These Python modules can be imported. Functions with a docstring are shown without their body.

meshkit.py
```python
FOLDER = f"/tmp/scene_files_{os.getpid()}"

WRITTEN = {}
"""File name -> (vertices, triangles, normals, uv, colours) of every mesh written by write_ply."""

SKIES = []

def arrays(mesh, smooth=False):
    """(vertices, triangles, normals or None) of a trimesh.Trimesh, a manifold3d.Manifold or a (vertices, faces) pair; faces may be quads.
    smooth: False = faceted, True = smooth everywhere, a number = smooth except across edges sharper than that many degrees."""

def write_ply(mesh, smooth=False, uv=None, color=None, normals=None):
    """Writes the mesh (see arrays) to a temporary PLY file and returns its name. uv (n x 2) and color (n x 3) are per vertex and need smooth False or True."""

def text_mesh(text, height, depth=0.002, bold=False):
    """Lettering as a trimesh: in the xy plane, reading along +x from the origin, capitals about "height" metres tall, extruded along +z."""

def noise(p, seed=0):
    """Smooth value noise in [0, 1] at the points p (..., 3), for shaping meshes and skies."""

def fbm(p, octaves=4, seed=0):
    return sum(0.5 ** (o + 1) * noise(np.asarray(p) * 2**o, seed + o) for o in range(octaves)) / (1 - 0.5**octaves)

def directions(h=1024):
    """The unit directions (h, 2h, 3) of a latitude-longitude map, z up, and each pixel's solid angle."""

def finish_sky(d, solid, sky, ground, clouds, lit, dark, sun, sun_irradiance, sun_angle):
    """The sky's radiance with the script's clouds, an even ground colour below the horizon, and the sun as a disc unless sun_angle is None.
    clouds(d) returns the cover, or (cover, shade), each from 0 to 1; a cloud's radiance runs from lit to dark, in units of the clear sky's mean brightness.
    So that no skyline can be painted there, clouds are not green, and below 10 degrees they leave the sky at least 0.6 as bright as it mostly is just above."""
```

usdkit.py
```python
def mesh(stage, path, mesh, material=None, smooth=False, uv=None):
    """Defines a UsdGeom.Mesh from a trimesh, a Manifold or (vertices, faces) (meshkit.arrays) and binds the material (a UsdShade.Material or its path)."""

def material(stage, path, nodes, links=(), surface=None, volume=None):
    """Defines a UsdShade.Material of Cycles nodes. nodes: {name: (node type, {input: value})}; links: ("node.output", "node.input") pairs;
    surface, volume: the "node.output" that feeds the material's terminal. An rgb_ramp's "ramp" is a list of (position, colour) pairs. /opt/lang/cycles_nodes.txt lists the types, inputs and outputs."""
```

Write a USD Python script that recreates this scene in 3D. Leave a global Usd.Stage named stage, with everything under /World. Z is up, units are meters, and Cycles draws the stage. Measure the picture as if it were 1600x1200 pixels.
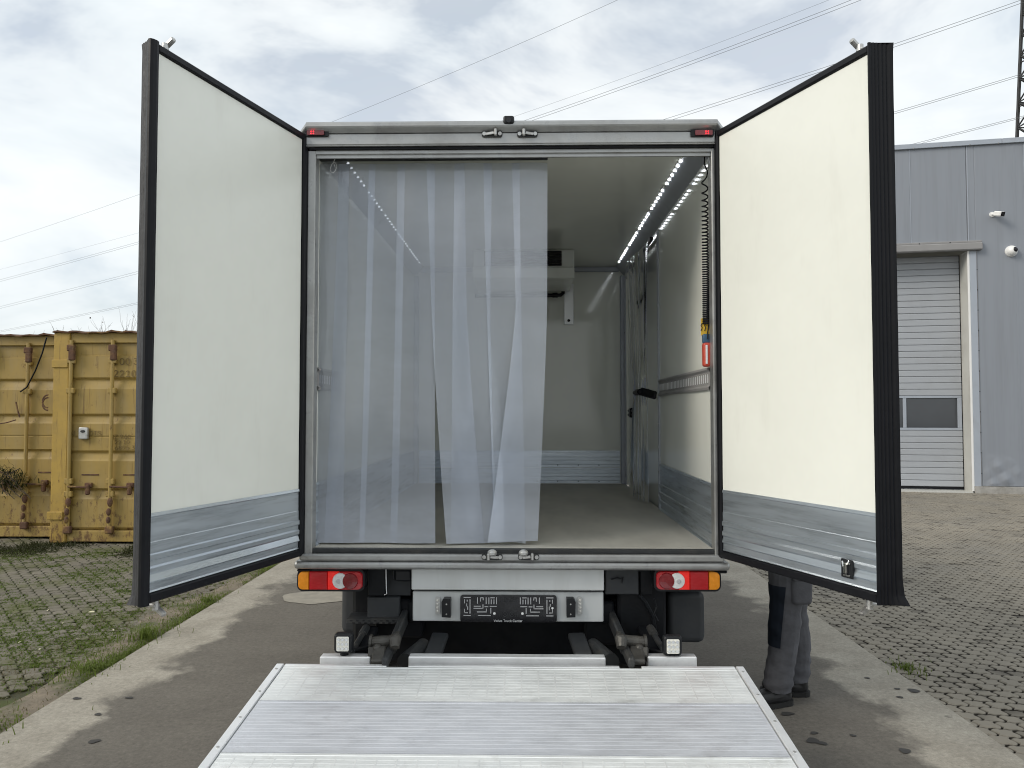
import math, random
import numpy as np, trimesh, manifold3d as m3, usdkit, meshkit
from scipy.spatial import ConvexHull
from pxr import Usd, UsdGeom, UsdLux, UsdShade, Gf, Sdf, Vt

rng = np.random.default_rng(7); random.seed(7)
stage = Usd.Stage.CreateInMemory()
UsdGeom.SetStageUpAxis(stage, 'Z'); UsdGeom.SetStageMetersPerUnit(stage, 1.0)
UsdGeom.Xform.Define(stage, '/World'); UsdGeom.Scope.Define(stage, '/World/Looks')
PI = math.pi

# ------------------------------------------------------------------ camera, sky, sun
EYE = np.array([0.0, 0.0, 1.64]); FOC = 1200.0
YAW, PITCH = math.atan(23 / 1200), math.atan(45 / 1200)
fwd = np.array([-math.sin(YAW) * math.cos(PITCH), math.cos(YAW) * math.cos(PITCH), math.sin(PITCH)])
right = np.array([math.cos(YAW), math.sin(YAW), 0.0]); up = np.cross(right, fwd)
cam = UsdGeom.Camera.Define(stage, '/World/Camera')
cm = np.eye(4); cm[0, :3] = right; cm[1, :3] = up; cm[2, :3] = -fwd; cm[3, :3] = EYE
cam.AddTransformOp().Set(Gf.Matrix4d(*cm.ravel().tolist()))
cam.CreateHorizontalApertureAttr(36.0); cam.CreateVerticalApertureAttr(27.0); cam.CreateFocalLengthAttr(27.0)
cam.CreateClippingRangeAttr(Gf.Vec2f(0.05, 5000)); cam.CreateExposureAttr(0.68)

SUN = np.array([-0.80, -0.42, 0.62]); SUN /= np.linalg.norm(SUN)
usdkit.material(stage, '/World/Looks/sky_air', {
    'sky': ('sky_texture', {'sky_type': 'single_scattering', 'sun_disc': False, 'sun_elevation': math.asin(SUN[2]),
                            'sun_rotation': math.atan2(SUN[0], SUN[1]), 'aerosol_density': 1.5}),
    'tc': ('texture_coordinate', {}),
    'mp': ('mapping', {'scale': (1.0, 1.0, 2.3), 'location': (3.1, 1.7, 0.4)}),
    'n': ('noise_texture', {'scale': 2.6, 'detail': 7.0, 'roughness': 0.55, 'distortion': 0.3}),
    'mp2': ('mapping', {'scale': (1.0, 1.0, 2.2), 'location': (7.3, 2.2, 1.4)}),
    'n2': ('noise_texture', {'scale': 2.8, 'detail': 6.0, 'roughness': 0.52, 'distortion': 0.3}),
    'cov': ('rgb_ramp', {'ramp': [(0.38, (0.52,) * 3), (0.47, (0.84,) * 3), (0.57, (0.98,) * 3)]}),
    'shade': ('rgb_ramp', {'ramp': [(0.30, (6.85, 7.35, 7.55)), (0.48, (7.25, 7.6, 7.7)), (0.64, (7.6, 7.8, 7.8))]}),
    'mx': ('mix', {}),
    'bg': ('background_shader', {'strength': 0.085}),
}, [('tc.generated', 'mp.vector'), ('mp.vector', 'n.vector'), ('tc.generated', 'mp2.vector'), ('mp2.vector', 'n2.vector'),
    ('n.fac', 'cov.fac'), ('n2.fac', 'shade.fac'), ('cov.color', 'mx.fac'), ('sky.color', 'mx.color1'), ('shade.color', 'mx.color2'),
    ('mx.color', 'bg.color')], surface='bg.background')
dome = UsdLux.DomeLight.Define(stage, '/World/sky')
UsdShade.MaterialBindingAPI.Apply(dome.GetPrim()).Bind(UsdShade.Material.Get(stage, '/World/Looks/sky_air'))
dome.GetPrim().SetCustomDataByKey('kind', 'structure')
sun = UsdLux.DistantLight.Define(stage, '/World/sun')
sx_ = np.cross([0, 0, 1], SUN); sx_ /= np.linalg.norm(sx_); sy_ = np.cross(SUN, sx_)
sm = np.eye(4); sm[0, :3] = sx_; sm[1, :3] = sy_; sm[2, :3] = SUN
sun.AddTransformOp().Set(Gf.Matrix4d(*sm.ravel().tolist()))
sun.CreateIntensityAttr(0.31); sun.CreateAngleAttr(22.0); sun.CreateColorAttr(Gf.Vec3f(1.0, 0.93, 0.82)); sun.CreateNormalizeAttr(True)

# ------------------------------------------------------------------ helpers
def at(u, v, Y):
    "the point at depth Y behind a pixel of the 1600 x 1200 photograph (survey of the place)"
    d = right * (u - 800) + up * (600 - v) + fwd * FOC
    return EYE + d * (Y / d[1])
def seen(p):
    d = np.asarray(p, float) - EYE
    w = d @ fwd
    return 800 + d @ right / w * FOC, 600 - d @ up / w * FOC
HULL = {}
def chamfer(size, b):
    a = np.asarray(size, float) / 2; b = min(b, a.min() * 0.9)
    s = np.array([[x, y, z] for x in (-1, 1) for y in (-1, 1) for z in (-1, 1)], float)
    if b <= 0:
        v = s * a
        f = np.array([[0,1,3],[0,3,2],[4,6,7],[4,7,5],[0,4,5],[0,5,1],[2,3,7],[2,7,6],[0,2,6],[0,6,4],[1,5,7],[1,7,3]])
        return v, f
    def verts(a, b):
        out = []
        for c in s:
            for k in range(3):
                p = a - b; p[k] = a[k]; out.append(c * p)
        return np.array(out)
    if 'c' not in HULL:
        u = verts(np.ones(3), 0.3); h = ConvexHull(u); f = h.simplices.copy()
        for i, t in enumerate(f):
            n = np.cross(u[t[1]] - u[t[0]], u[t[2]] - u[t[0]])
            if n @ u[t].mean(0) < 0: f[i] = t[::-1]
        HULL['c'] = f
    return verts(a, b), HULL['c']
class MB:
    "collects shapes; build() makes them ONE mesh of the scene"
    def __init__(s, T=None): s.v, s.f, s.n, s.T = [], [], 0, T
    def add(s, v, f):
        v = np.asarray(v, float)
        if s.T is not None: v = s.T(v)
        s.v.append(v); s.f.append(np.asarray(f, int) + s.n); s.n += len(v); return s
    def box(s, c, size, b=0.003, R=None):
        v, f = chamfer(size, b)
        if R is not None: v = v @ np.asarray(R).T
        return s.add(v + np.asarray(c, float), f)
    def span(s, lo, hi, b=0.003):
        lo, hi = np.minimum(lo, hi).astype(float), np.maximum(lo, hi).astype(float)
        return s.box((lo + hi) / 2, hi - lo, b)
    def bar(s, p0, p1, w, h, b=0.003, upv=(0, 0, 1)):
        p0, p1 = np.asarray(p0, float), np.asarray(p1, float); d = p1 - p0; L = np.linalg.norm(d); d /= L
        x = np.cross(d, upv); x /= np.linalg.norm(x); z = np.cross(x, d)
        return s.box((p0 + p1) / 2, (w, L, h), b, np.stack([x, d, z], 1))
    def cyl(s, p0, p1, r0, r1=None, n=14):
        r1 = r0 if r1 is None else r1
        p0, p1 = np.asarray(p0, float), np.asarray(p1, float); d = p1 - p0; d = d / np.linalg.norm(d)
        a = np.cross(d, [0, 0, 1] if abs(d[2]) < 0.9 else [1, 0, 0]); a /= np.linalg.norm(a); b = np.cross(d, a)
        t = np.arange(n) / n * 2 * PI; ring = np.cos(t)[:, None] * a + np.sin(t)[:, None] * b
        v = np.vstack([p0 + ring * r0, p1 + ring * r1, [p0], [p1]]); f = []
        for i in range(n):
            j = (i + 1) % n
            f += [[i, j, n + j], [i, n + j, n + i], [2 * n, j, i], [2 * n + 1, n + i, n + j]]
        return s.add(v, f)
    def tube(s, pts, r, n=6):
        p = np.asarray(pts, float); r = np.broadcast_to(np.asarray(r, float), (len(p),))
        d = np.gradient(p, axis=0); d /= np.linalg.norm(d, axis=1)[:, None]
        ref = np.array([0, 0, 1.0]) if abs(d[:, 2]).mean() < 0.8 else np.array([0, 1.0, 0])
        a = np.cross(d, ref); a /= np.maximum(np.linalg.norm(a, axis=1)[:, None], 1e-9); b = np.cross(d, a)
        t = np.arange(n) / n * 2 * PI
        v = (p[:, None] + (np.cos(t)[None, :, None] * a[:, None] + np.sin(t)[None, :, None] * b[:, None]) * r[:, None, None]).reshape(-1, 3)
        f = []
        for i in range(len(p) - 1):
            for j in range(n):
                k = (j + 1) % n
                f += [[i * n + j, i * n + k, (i + 1) * n + k], [i * n + j, (i + 1) * n + k, (i + 1) * n + j]]
        m = len(p) - 1
        for j in range(1, n - 1): f += [[0, j + 1, j], [m * n, m * n + j, m * n + j + 1]]
        return s.add(v, f)
    def sheet(s, prof, a0, a1, place):
        "an open profile (list of pairs) swept from a0 to a1; place(a, p, q) gives the point"
        m = len(prof); v = [place(a, p, q) for a in (a0, a1) for p, q in prof]
        f = []
        for i in range(m - 1): f += [[i, i + 1, m + i + 1], [i, m + i + 1, m + i]]
        return s.add(v, f)
    def prism(s, poly, t0, t1, place):
        "a closed convex outline extruded between t0 and t1; place(x, y, t) gives the point"
        m = len(poly); v = [place(x, y, t) for t in (t0, t1) for x, y in poly]; f = []
        for i in range(m):
            j = (i + 1) % m; f += [[i, j, m + j], [i, m + j, m + i]]
        for i in range(1, m - 1): f += [[0, i + 1, i], [m, m + i, m + i + 1]]
        return s.add(v, f)
    def ball(s, c, r, sub=2):
        q = trimesh.creation.icosphere(sub, 1.0); return s.add(q.vertices * np.broadcast_to(r, 3) + np.asarray(c), q.faces)
    def text(s, txt, h, place, depth=0.002, bold=False):
        q = meshkit.text_mesh(txt, h, depth, bold); return s.add([place(*p) for p in q.vertices], q.faces)
    def build(s, name, material, parent=None, smooth=False):
        return obj(name, (np.vstack(s.v), np.vstack(s.f)), material, parent, smooth)
def rbox(size, r, n=12):
    "rounded box by hull of spheres"
    a = np.asarray(size) / 2 - r
    m = m3.Manifold.batch_hull([m3.Manifold.sphere(r, n).translate((x * a[0], y * a[1], z * a[2])) for x in (-1, 1) for y in (-1, 1) for z in (-1, 1)])
    q = m.to_mesh(); return np.array(q.vert_properties[:, :3]), np.array(q.tri_verts)
def rrect(w, h, r, n=4, cx=0, cy=0):
    out = []
    for k, (sx, sy) in enumerate(((1, 1), (-1, 1), (-1, -1), (1, -1))):
        for i in range(n + 1):
            a = k * PI / 2 + i / n * PI / 2
            out.append((cx + sx * (w / 2 - r) + r * math.cos(a), cy + sy * (h / 2 - r) + r * math.sin(a)))
    return out
USED, LOC = {}, {}
def unique(parent, name):
    key = f'{parent}/{name}'
    n = USED.get(key, -1) + 1; USED[key] = n
    return key if n == 0 else f'{key}_{n:03d}'
def obj(name, mesh, material, parent=None, smooth=False):
    pp = '/World' if parent is None else str(parent.GetPath())
    path = unique(pp, name); top = '/'.join(path.split('/')[:3])
    off = LOC.get(top, np.zeros(3))
    v, f = (mesh.vertices, mesh.faces) if hasattr(mesh, 'vertices') else mesh
    mm = usdkit.mesh(stage, path, (np.asarray(v, float) - off, f), M[material], smooth=smooth)
    if name in TINY: mm.GetPrim().SetCustomDataByKey('kind', 'stuff')
    return mm.GetPrim()
TINY = {'screws', 'bolts', 'leds', 'rivets', 'holes', 'slots', 'flashing_clips', 'cross_ribs', 'blades', 'leaves', 'dead_leaves', 'branches', 'stems', 'laces', 'print', 'cables', 'seam_strip', 'hinge_edge', 'lettering'}
def tag(p, label=None, cat=None, group=None, kind=None):
    for k, x in (('label', label), ('category', cat), ('group', group), ('kind', kind)):
        if x: p.SetCustomDataByKey(k, x)
    return p
def thing(name, label, cat, loc=(0, 0, 0), group=None):
    path = unique('/World', name); x = UsdGeom.Xform.Define(stage, path)
    x.AddTranslateOp().Set(Gf.Vec3d(*map(float, loc))); LOC[path] = np.asarray(loc, float)
    return tag(x.GetPrim(), label, cat, group)
def copy_of(root, loc, rz, label=None, group=None, scale=1.0):
    base = root.GetName()
    path = unique('/World', base); x = UsdGeom.Xform.Define(stage, path)
    x.AddTranslateOp().Set(Gf.Vec3d(*map(float, loc))); x.AddRotateZOp().Set(float(math.degrees(rz)))
    if scale != 1.0: x.AddScaleOp().Set(Gf.Vec3f(scale, scale, scale))
    p = x.GetPrim(); 
    return p

# ------------------------------------------------------------------ materials
M = {}
def mat(name, col, rough=0.5, metal=0.0, var=0.12, scale=5.0, stretch=(1, 1, 1), bump=0.0, bscale=60.0, spec=0.5, dirt=None, dscale=2.0,
        dlo=0.5, dhi=0.75, damt=1.0, dstretch=(1, 1, 1), island=0.0, rvar=0.12, emit=None, estr=0.0, coat=0.0, extra=None, bdist=0.01):
    c = np.asarray(col, float)
    nd = {'g': ('geometry', {}), 'mp': ('mapping', {'scale': stretch}), 'n': ('noise_texture', {'scale': scale, 'detail': 6.0, 'roughness': 0.6}),
          'r': ('rgb_ramp', {'ramp': [(0.25, tuple(c * (1 - var))), (0.75, tuple(np.minimum(c * (1 + var), 0.95)))]}),
          'rr': ('map_range', {'from_min': 0.3, 'from_max': 0.7, 'to_min': max(rough - rvar, 0.03), 'to_max': min(rough + rvar, 1.0)}),
          'p': ('principled_bsdf', {'metallic': metal, 'specular_ior_level': spec, 'coat_weight': coat})}
    lk = [('g.position', 'mp.vector'), ('mp.vector', 'n.vector'), ('n.fac', 'r.fac'), ('n.fac', 'rr.value'), ('rr.result', 'p.roughness')]
    out = 'r.color'
    if island:
        nd['ir'] = ('map_range', {'from_min': 0.0, 'from_max': 1.0, 'to_min': 1 - island, 'to_max': 1 + island})
        nd['im'] = ('mix', {'mix_type': 'multiply', 'fac': 1.0}); lk += [('g.random_per_island', 'ir.value'), (out, 'im.color1'), ('ir.result', 'im.color2')]; out = 'im.color'
    if dirt is not None:
        nd['dm'] = ('mapping', {'scale': dstretch, 'location': (3.7, 1.3, 9.1)}); nd['dn'] = ('noise_texture', {'scale': dscale, 'detail': 9.0, 'roughness': 0.65})
        nd['dr'] = ('rgb_ramp', {'ramp': [(dlo, (0, 0, 0)), (dhi, (damt,) * 3)]}); nd['dx'] = ('mix', {'color2': dirt})
        lk += [('g.position', 'dm.vector'), ('dm.vector', 'dn.vector'), ('dn.fac', 'dr.fac'), ('dr.color', 'dx.fac'), (out, 'dx.color1')]; out = 'dx.color'
    if bump:
        nd['bn'] = ('noise_texture', {'scale': bscale, 'detail': 5.0, 'roughness': 0.6}); nd['b'] = ('bump', {'strength': bump, 'distance': bdist})
        lk += [('mp.vector', 'bn.vector'), ('bn.fac', 'b.height'), ('b.normal', 'p.normal')]
    if emit is not None:
        nd['p'][1].update({'emission_color': emit, 'emission_strength': estr})
    lk.append((out, 'p.base_color'))
    if extra: out = extra(nd, lk, out)
    M[name] = usdkit.material(stage, '/World/Looks/' + name, nd, lk, surface='p.BSDF')

mat('grp_white', (0.762, 0.772, 0.712), 0.27, var=0.025, scale=2.5, bump=0.06, bscale=5, rvar=0.06, dirt=(0.52, 0.50, 0.44), dscale=3.5, dlo=0.55, dhi=0.9, damt=0.30, dstretch=(2, 2, 0.5))
mat('grp_inside', (0.78, 0.79, 0.725), 0.09, var=0.03, scale=2.0, bump=0.03, bscale=3, rvar=0.03, dirt=(0.5, 0.49, 0.44), dlo=0.6, dhi=0.95, damt=0.3)
mat('white_board', (0.60, 0.62, 0.62), 0.45, var=0.05, scale=3, stretch=(3, 3, 1), bump=0.04, dirt=(0.40, 0.39, 0.36), dscale=2.5, dlo=0.5, dhi=0.85, damt=0.5, dstretch=(3, 1, 0.6))
mat('frame_metal', (0.39, 0.395, 0.39), 0.42, metal=0.75, var=0.10, scale=4, stretch=(4, 1, 4), bump=0.05, dirt=(0.21, 0.20, 0.19), dscale=4, dlo=0.45, dhi=0.8, damt=0.7)
mat('anodised', (0.40, 0.42, 0.46), 0.4, metal=0.3, var=0.05, scale=5, dirt=(0.3, 0.31, 0.33), dscale=3, damt=0.4)
mat('aluminium', (0.50, 0.55, 0.60), 0.36, metal=0.85, var=0.035, scale=4, stretch=(0.5, 0.5, 6), bump=0.012, bscale=20, dirt=(0.39, 0.42, 0.455), dscale=2.0, dlo=0.45, dhi=0.9, damt=0.35, dstretch=(0.35, 0.35, 3))
mat('bright_aluminium', (0.82, 0.83, 0.84), 0.42, metal=0.6, var=0.05, scale=5, bump=0.05, dirt=(0.55, 0.55, 0.54), dscale=5, dlo=0.55, dhi=0.85, damt=0.5)
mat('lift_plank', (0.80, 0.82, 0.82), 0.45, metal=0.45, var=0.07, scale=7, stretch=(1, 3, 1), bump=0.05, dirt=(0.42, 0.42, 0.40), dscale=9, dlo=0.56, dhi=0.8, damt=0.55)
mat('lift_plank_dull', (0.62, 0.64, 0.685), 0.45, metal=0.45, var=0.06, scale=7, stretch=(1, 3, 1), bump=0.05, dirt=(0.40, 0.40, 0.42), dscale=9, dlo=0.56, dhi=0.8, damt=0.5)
mat('lift_rib', (0.785, 0.80, 0.80), 0.5, metal=0.5, var=0.12, scale=7, dirt=(0.82, 0.83, 0.83), dscale=6, dlo=0.45, dhi=0.55)
mat('rubber', (0.0055, 0.006, 0.008), 0.46, var=0.25, scale=9, bump=0.08, spec=0.22, rvar=0.1)
mat('dusty_rubber', (0.036, 0.037, 0.040), 0.62, var=0.3, scale=60, stretch=(1, 1, 0.6), bump=0.3, bscale=90, dirt=(0.02, 0.02, 0.022), dscale=16, dlo=0.45, dhi=0.65)
mat('black_plastic', (0.009, 0.010, 0.012), 0.42, var=0.2, scale=12, bump=0.05, spec=0.3, dirt=(0.03, 0.03, 0.028), dscale=5, dlo=0.5, dhi=0.85, damt=0.6)
mat('grey_plastic', (0.026, 0.029, 0.033), 0.6, var=0.15, scale=8, bump=0.08, dirt=(0.05, 0.05, 0.048), dscale=3, dlo=0.45, dhi=0.8, damt=0.6)
mat('chassis', (0.006, 0.007, 0.009), 0.5, var=0.3, scale=8, bump=0.15, spec=0.2, dirt=(0.016, 0.015, 0.014), dscale=7, dlo=0.5, dhi=0.8, damt=0.6)
mat('greasy_steel', (0.075, 0.072, 0.066), 0.45, metal=0.5, var=0.35, scale=18, bump=0.25, dirt=(0.04, 0.034, 0.028), dscale=14, dlo=0.5, dhi=0.75, damt=0.8)
mat('arm_paint', (0.030, 0.032, 0.034), 0.5, var=0.25, scale=12, bump=0.1, spec=0.35, dirt=(0.085, 0.078, 0.066), dscale=10, dlo=0.5, dhi=0.8, damt=0.7)
mat('chrome', (0.75, 0.75, 0.74), 0.2, metal=1.0, var=0.08, scale=20)
mat('zinc', (0.50, 0.50, 0.49), 0.4, metal=0.8, var=0.15, scale=20, dirt=(0.2, 0.17, 0.14), dscale=12, dlo=0.5, dhi=0.8)
mat('cargo_floor', (0.47, 0.455, 0.405), 0.62, var=0.10, scale=5, bump=0.25, bscale=180, dirt=(0.30, 0.29, 0.26), dscale=3.2, dlo=0.45, dhi=0.8, damt=0.7, dstretch=(1.5, 0.5, 1))
mat('red_lens', (0.30, 0.005, 0.010), 0.12, var=0.1, scale=40, stretch=(1, 1, 3), bump=0.10, bscale=140, coat=0.6, emit=(1, 0.01, 0.01), estr=0.02)
mat('red_glow', (0.55, 0.012, 0.012), 0.12, var=0.15, scale=60, bump=0.1, bscale=160, coat=0.6, emit=(1, 0.03, 0.015), estr=0.16)
mat('dark_red_lens', (0.16, 0.008, 0.012), 0.12, var=0.2, scale=50, coat=0.6, bump=0.1, bscale=120)
mat('amber_lens', (0.62, 0.22, 0.01), 0.14, var=0.12, scale=40, coat=0.6, bump=0.1, bscale=140)
mat('clear_lens', (0.62, 0.63, 0.62), 0.12, var=0.12, scale=60, coat=0.6, bump=0.1, bscale=140)
mat('led_glow', (0.9, 0.92, 0.95), 0.2, var=0.01, emit=(0.9, 0.95, 1.0), estr=8.0)
mat('led_red', (0.8, 0.02, 0.02), 0.2, var=0.01, emit=(1, 0.03, 0.05), estr=1.1)
mat('lamp_lens', (0.75, 0.74, 0.68), 0.25, var=0.08, scale=60, coat=0.5)
mat('white_print', (0.72, 0.73, 0.74), 0.5, var=0.1, scale=60)
mat('grey_print', (0.42, 0.42, 0.43), 0.5, var=0.15, scale=60)
mat('yellow_card', (0.62, 0.40, 0.03), 0.5, var=0.08, scale=30)
mat('blue_card', (0.035, 0.09, 0.16), 0.4, var=0.2, scale=60)
mat('red_remote', (0.45, 0.06, 0.035), 0.4, var=0.2, scale=60)
mat('hall_cladding', (0.255, 0.275, 0.31), 0.50, metal=0.1, var=0.05, scale=1.2, stretch=(5, 5, 0.35), bump=0.015, bscale=3, dirt=(0.195, 0.203, 0.22), dscale=1.6, dlo=0.5, dhi=0.8, damt=0.55, dstretch=(5, 5, 0.25))
mat('hall_trim', (0.36, 0.395, 0.45), 0.45, metal=0.1, var=0.04, scale=2, dirt=(0.26, 0.26, 0.27), dscale=3, dlo=0.55, dhi=0.85, damt=0.5)
mat('hall_lintel', (0.27, 0.265, 0.265), 0.5, var=0.08, scale=3, dirt=(0.18, 0.17, 0.165), dscale=3, dlo=0.5, dhi=0.8, damt=0.6, dstretch=(1, 1, 3))
mat('hall_jamb', (0.50, 0.50, 0.47), 0.5, var=0.05, scale=2, dirt=(0.38, 0.36, 0.33), dscale=2.5, damt=0.6)
mat('hall_white', (0.78, 0.78, 0.77), 0.4, var=0.03, scale=3)
mat('gate_slat', (0.36, 0.38, 0.41), 0.45, var=0.04, scale=3, stretch=(0.5, 0.5, 6), dirt=(0.28, 0.285, 0.295), dscale=2, dlo=0.5, dhi=0.85, damt=0.5)
mat('dark_glass', (0.045, 0.05, 0.058), 0.12, var=0.15, scale=1.5, coat=0.3, rvar=0.03)
mat('concrete_base', (0.36, 0.35, 0.33), 0.85, var=0.18, scale=7, bump=0.4, bscale=50, dirt=(0.17, 0.16, 0.14), dscale=4, dlo=0.45, dhi=0.7, damt=0.8)
mat('camera_white', (0.80, 0.80, 0.79), 0.3, var=0.03, scale=20)
mat('lens_black', (0.005, 0.005, 0.007), 0.22, var=0.1, scale=20)
mat('pylon_steel', (0.045, 0.045, 0.045), 0.6, metal=0.3, var=0.25, scale=2)
mat('cable_metal', (0.16, 0.165, 0.175), 0.5, metal=0.4, var=0.1, scale=2)
mat('bare_twig', (0.085, 0.065, 0.05), 0.8, var=0.3, scale=12)
mat('twig_leaf', (0.10, 0.06, 0.03), 0.7, var=0.4, scale=30)
def rusty(nd, lk, out):
    nd['rn'] = ('noise_texture', {'scale': 9.0, 'detail': 12.0, 'roughness': 0.78}); nd['rm'] = ('mapping', {'scale': (1.6, 1.6, 0.8)})
    nd['rk'] = ('rgb_ramp', {'ramp': [(0.585, (0, 0, 0)), (0.68, (0.85,) * 3)]}); nd['rc'] = ('mix', {'color2': (0.085, 0.035, 0.016)})
    nd['sz'] = ('separate_xyz', {}); nd['lo'] = ('map_range', {'from_min': 0.1, 'from_max': 0.9, 'to_min': 0.10, 'to_max': 0.0, 'clamp': True}); nd['ad'] = ('math', {'math_type': 'add'})
    lk.remove((out, 'p.base_color'))
    lk += [('g.position', 'rm.vector'), ('rm.vector', 'rn.vector'), ('g.position', 'sz.vector'), ('sz.z', 'lo.value'), ('rn.fac', 'ad.value1'), ('lo.result', 'ad.value2'),
           ('ad.value', 'rk.fac'), ('rk.color', 'rc.fac'), (out, 'rc.color1'), ('rc.color', 'p.base_color')]
    nd['sm'] = ('mapping', {'scale': (9, 9, 0.55)}); nd['sn'] = ('noise_texture', {'scale': 2.6, 'detail': 6.0, 'roughness': 0.7}); nd['sr'] = ('rgb_ramp', {'ramp': [(0.57, (0, 0, 0)), (0.70, (0.75,) * 3)]}); nd['sc'] = ('mix', {'color2': (0.13, 0.075, 0.022)})
    lk.remove(('rc.color', 'p.base_color')); lk += [('g.position', 'sm.vector'), ('sm.vector', 'sn.vector'), ('sn.fac', 'sr.fac'), ('sr.color', 'sc.fac'), ('rc.color', 'sc.color1'), ('sc.color', 'p.base_color')]
    return 'sc.color'
mat('yellow_paint', (0.325, 0.222, 0.058), 0.55, var=0.16, scale=2.2, bump=0.12, bscale=18, dirt=(0.30, 0.225, 0.10), dscale=2.4, dlo=0.45, dhi=0.8, damt=0.8, dstretch=(3, 3, 0.7), extra=rusty)
mat('bright_yellow_paint', (0.39, 0.255, 0.052), 0.5, var=0.14, scale=3, bump=0.12, bscale=18, dirt=(0.22, 0.155, 0.06), dscale=3, dlo=0.45, dhi=0.8, damt=0.7, extra=rusty)
mat('rust', (0.10, 0.05, 0.028), 0.85, var=0.4, scale=14, bump=0.4, bscale=60, dirt=(0.26, 0.16, 0.05), dscale=8, dlo=0.5, dhi=0.7)
mat('stencil', (0.16, 0.11, 0.035), 0.7, var=0.35, scale=30)
mat('trousers', (0.088, 0.089, 0.098), 0.9, var=0.22, scale=16, bump=0.25, bscale=24, spec=0.15, bdist=0.02)
mat('trouser_panel', (0.014, 0.018, 0.026), 0.9, var=0.25, scale=12, bump=0.2, bscale=40, spec=0.15)
mat('jacket', (0.03, 0.034, 0.045), 0.85, var=0.2, scale=10, bump=0.25, bscale=24, spec=0.2)
mat('skin', (0.52, 0.32, 0.24), 0.5, var=0.06, scale=30)
mat('hair', (0.035, 0.025, 0.018), 0.7, var=0.3, scale=60)
mat('shoe', (0.009, 0.009, 0.010), 0.5, var=0.3, scale=30, bump=0.15, dirt=(0.02, 0.019, 0.017), dscale=12, dlo=0.5, dhi=0.8)
mat('sole', (0.010, 0.010, 0.010), 0.8, var=0.2, scale=30)
# ground materials
def jointed(dark, z0, z1):  # darkens block sides and chamfers by height: painted joint shade along with soil
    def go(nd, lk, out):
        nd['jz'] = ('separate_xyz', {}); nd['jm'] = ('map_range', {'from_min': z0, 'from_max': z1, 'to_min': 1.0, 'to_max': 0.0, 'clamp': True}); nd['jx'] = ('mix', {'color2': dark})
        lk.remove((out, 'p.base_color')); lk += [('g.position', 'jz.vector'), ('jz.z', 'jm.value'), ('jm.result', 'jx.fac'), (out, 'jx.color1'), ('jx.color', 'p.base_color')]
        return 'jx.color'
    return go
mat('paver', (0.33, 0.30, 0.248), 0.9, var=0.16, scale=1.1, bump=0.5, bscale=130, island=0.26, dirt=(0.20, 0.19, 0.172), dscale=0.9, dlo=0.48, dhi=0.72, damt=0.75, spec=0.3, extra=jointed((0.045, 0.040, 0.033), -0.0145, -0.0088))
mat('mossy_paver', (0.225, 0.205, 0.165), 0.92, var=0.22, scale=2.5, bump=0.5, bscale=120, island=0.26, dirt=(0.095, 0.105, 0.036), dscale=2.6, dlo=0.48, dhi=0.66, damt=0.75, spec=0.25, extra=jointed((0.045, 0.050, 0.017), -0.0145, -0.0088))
mat('joint_soil', (0.036, 0.032, 0.027), 0.95, var=0.3, scale=12, bump=0.5, bscale=120)
mat('mossy_soil', (0.05, 0.05, 0.024), 0.95, var=0.35, scale=9, bump=0.6, bscale=80, dirt=(0.065, 0.085, 0.02), dscale=2.4, dlo=0.45, dhi=0.62, damt=0.9)
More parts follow.
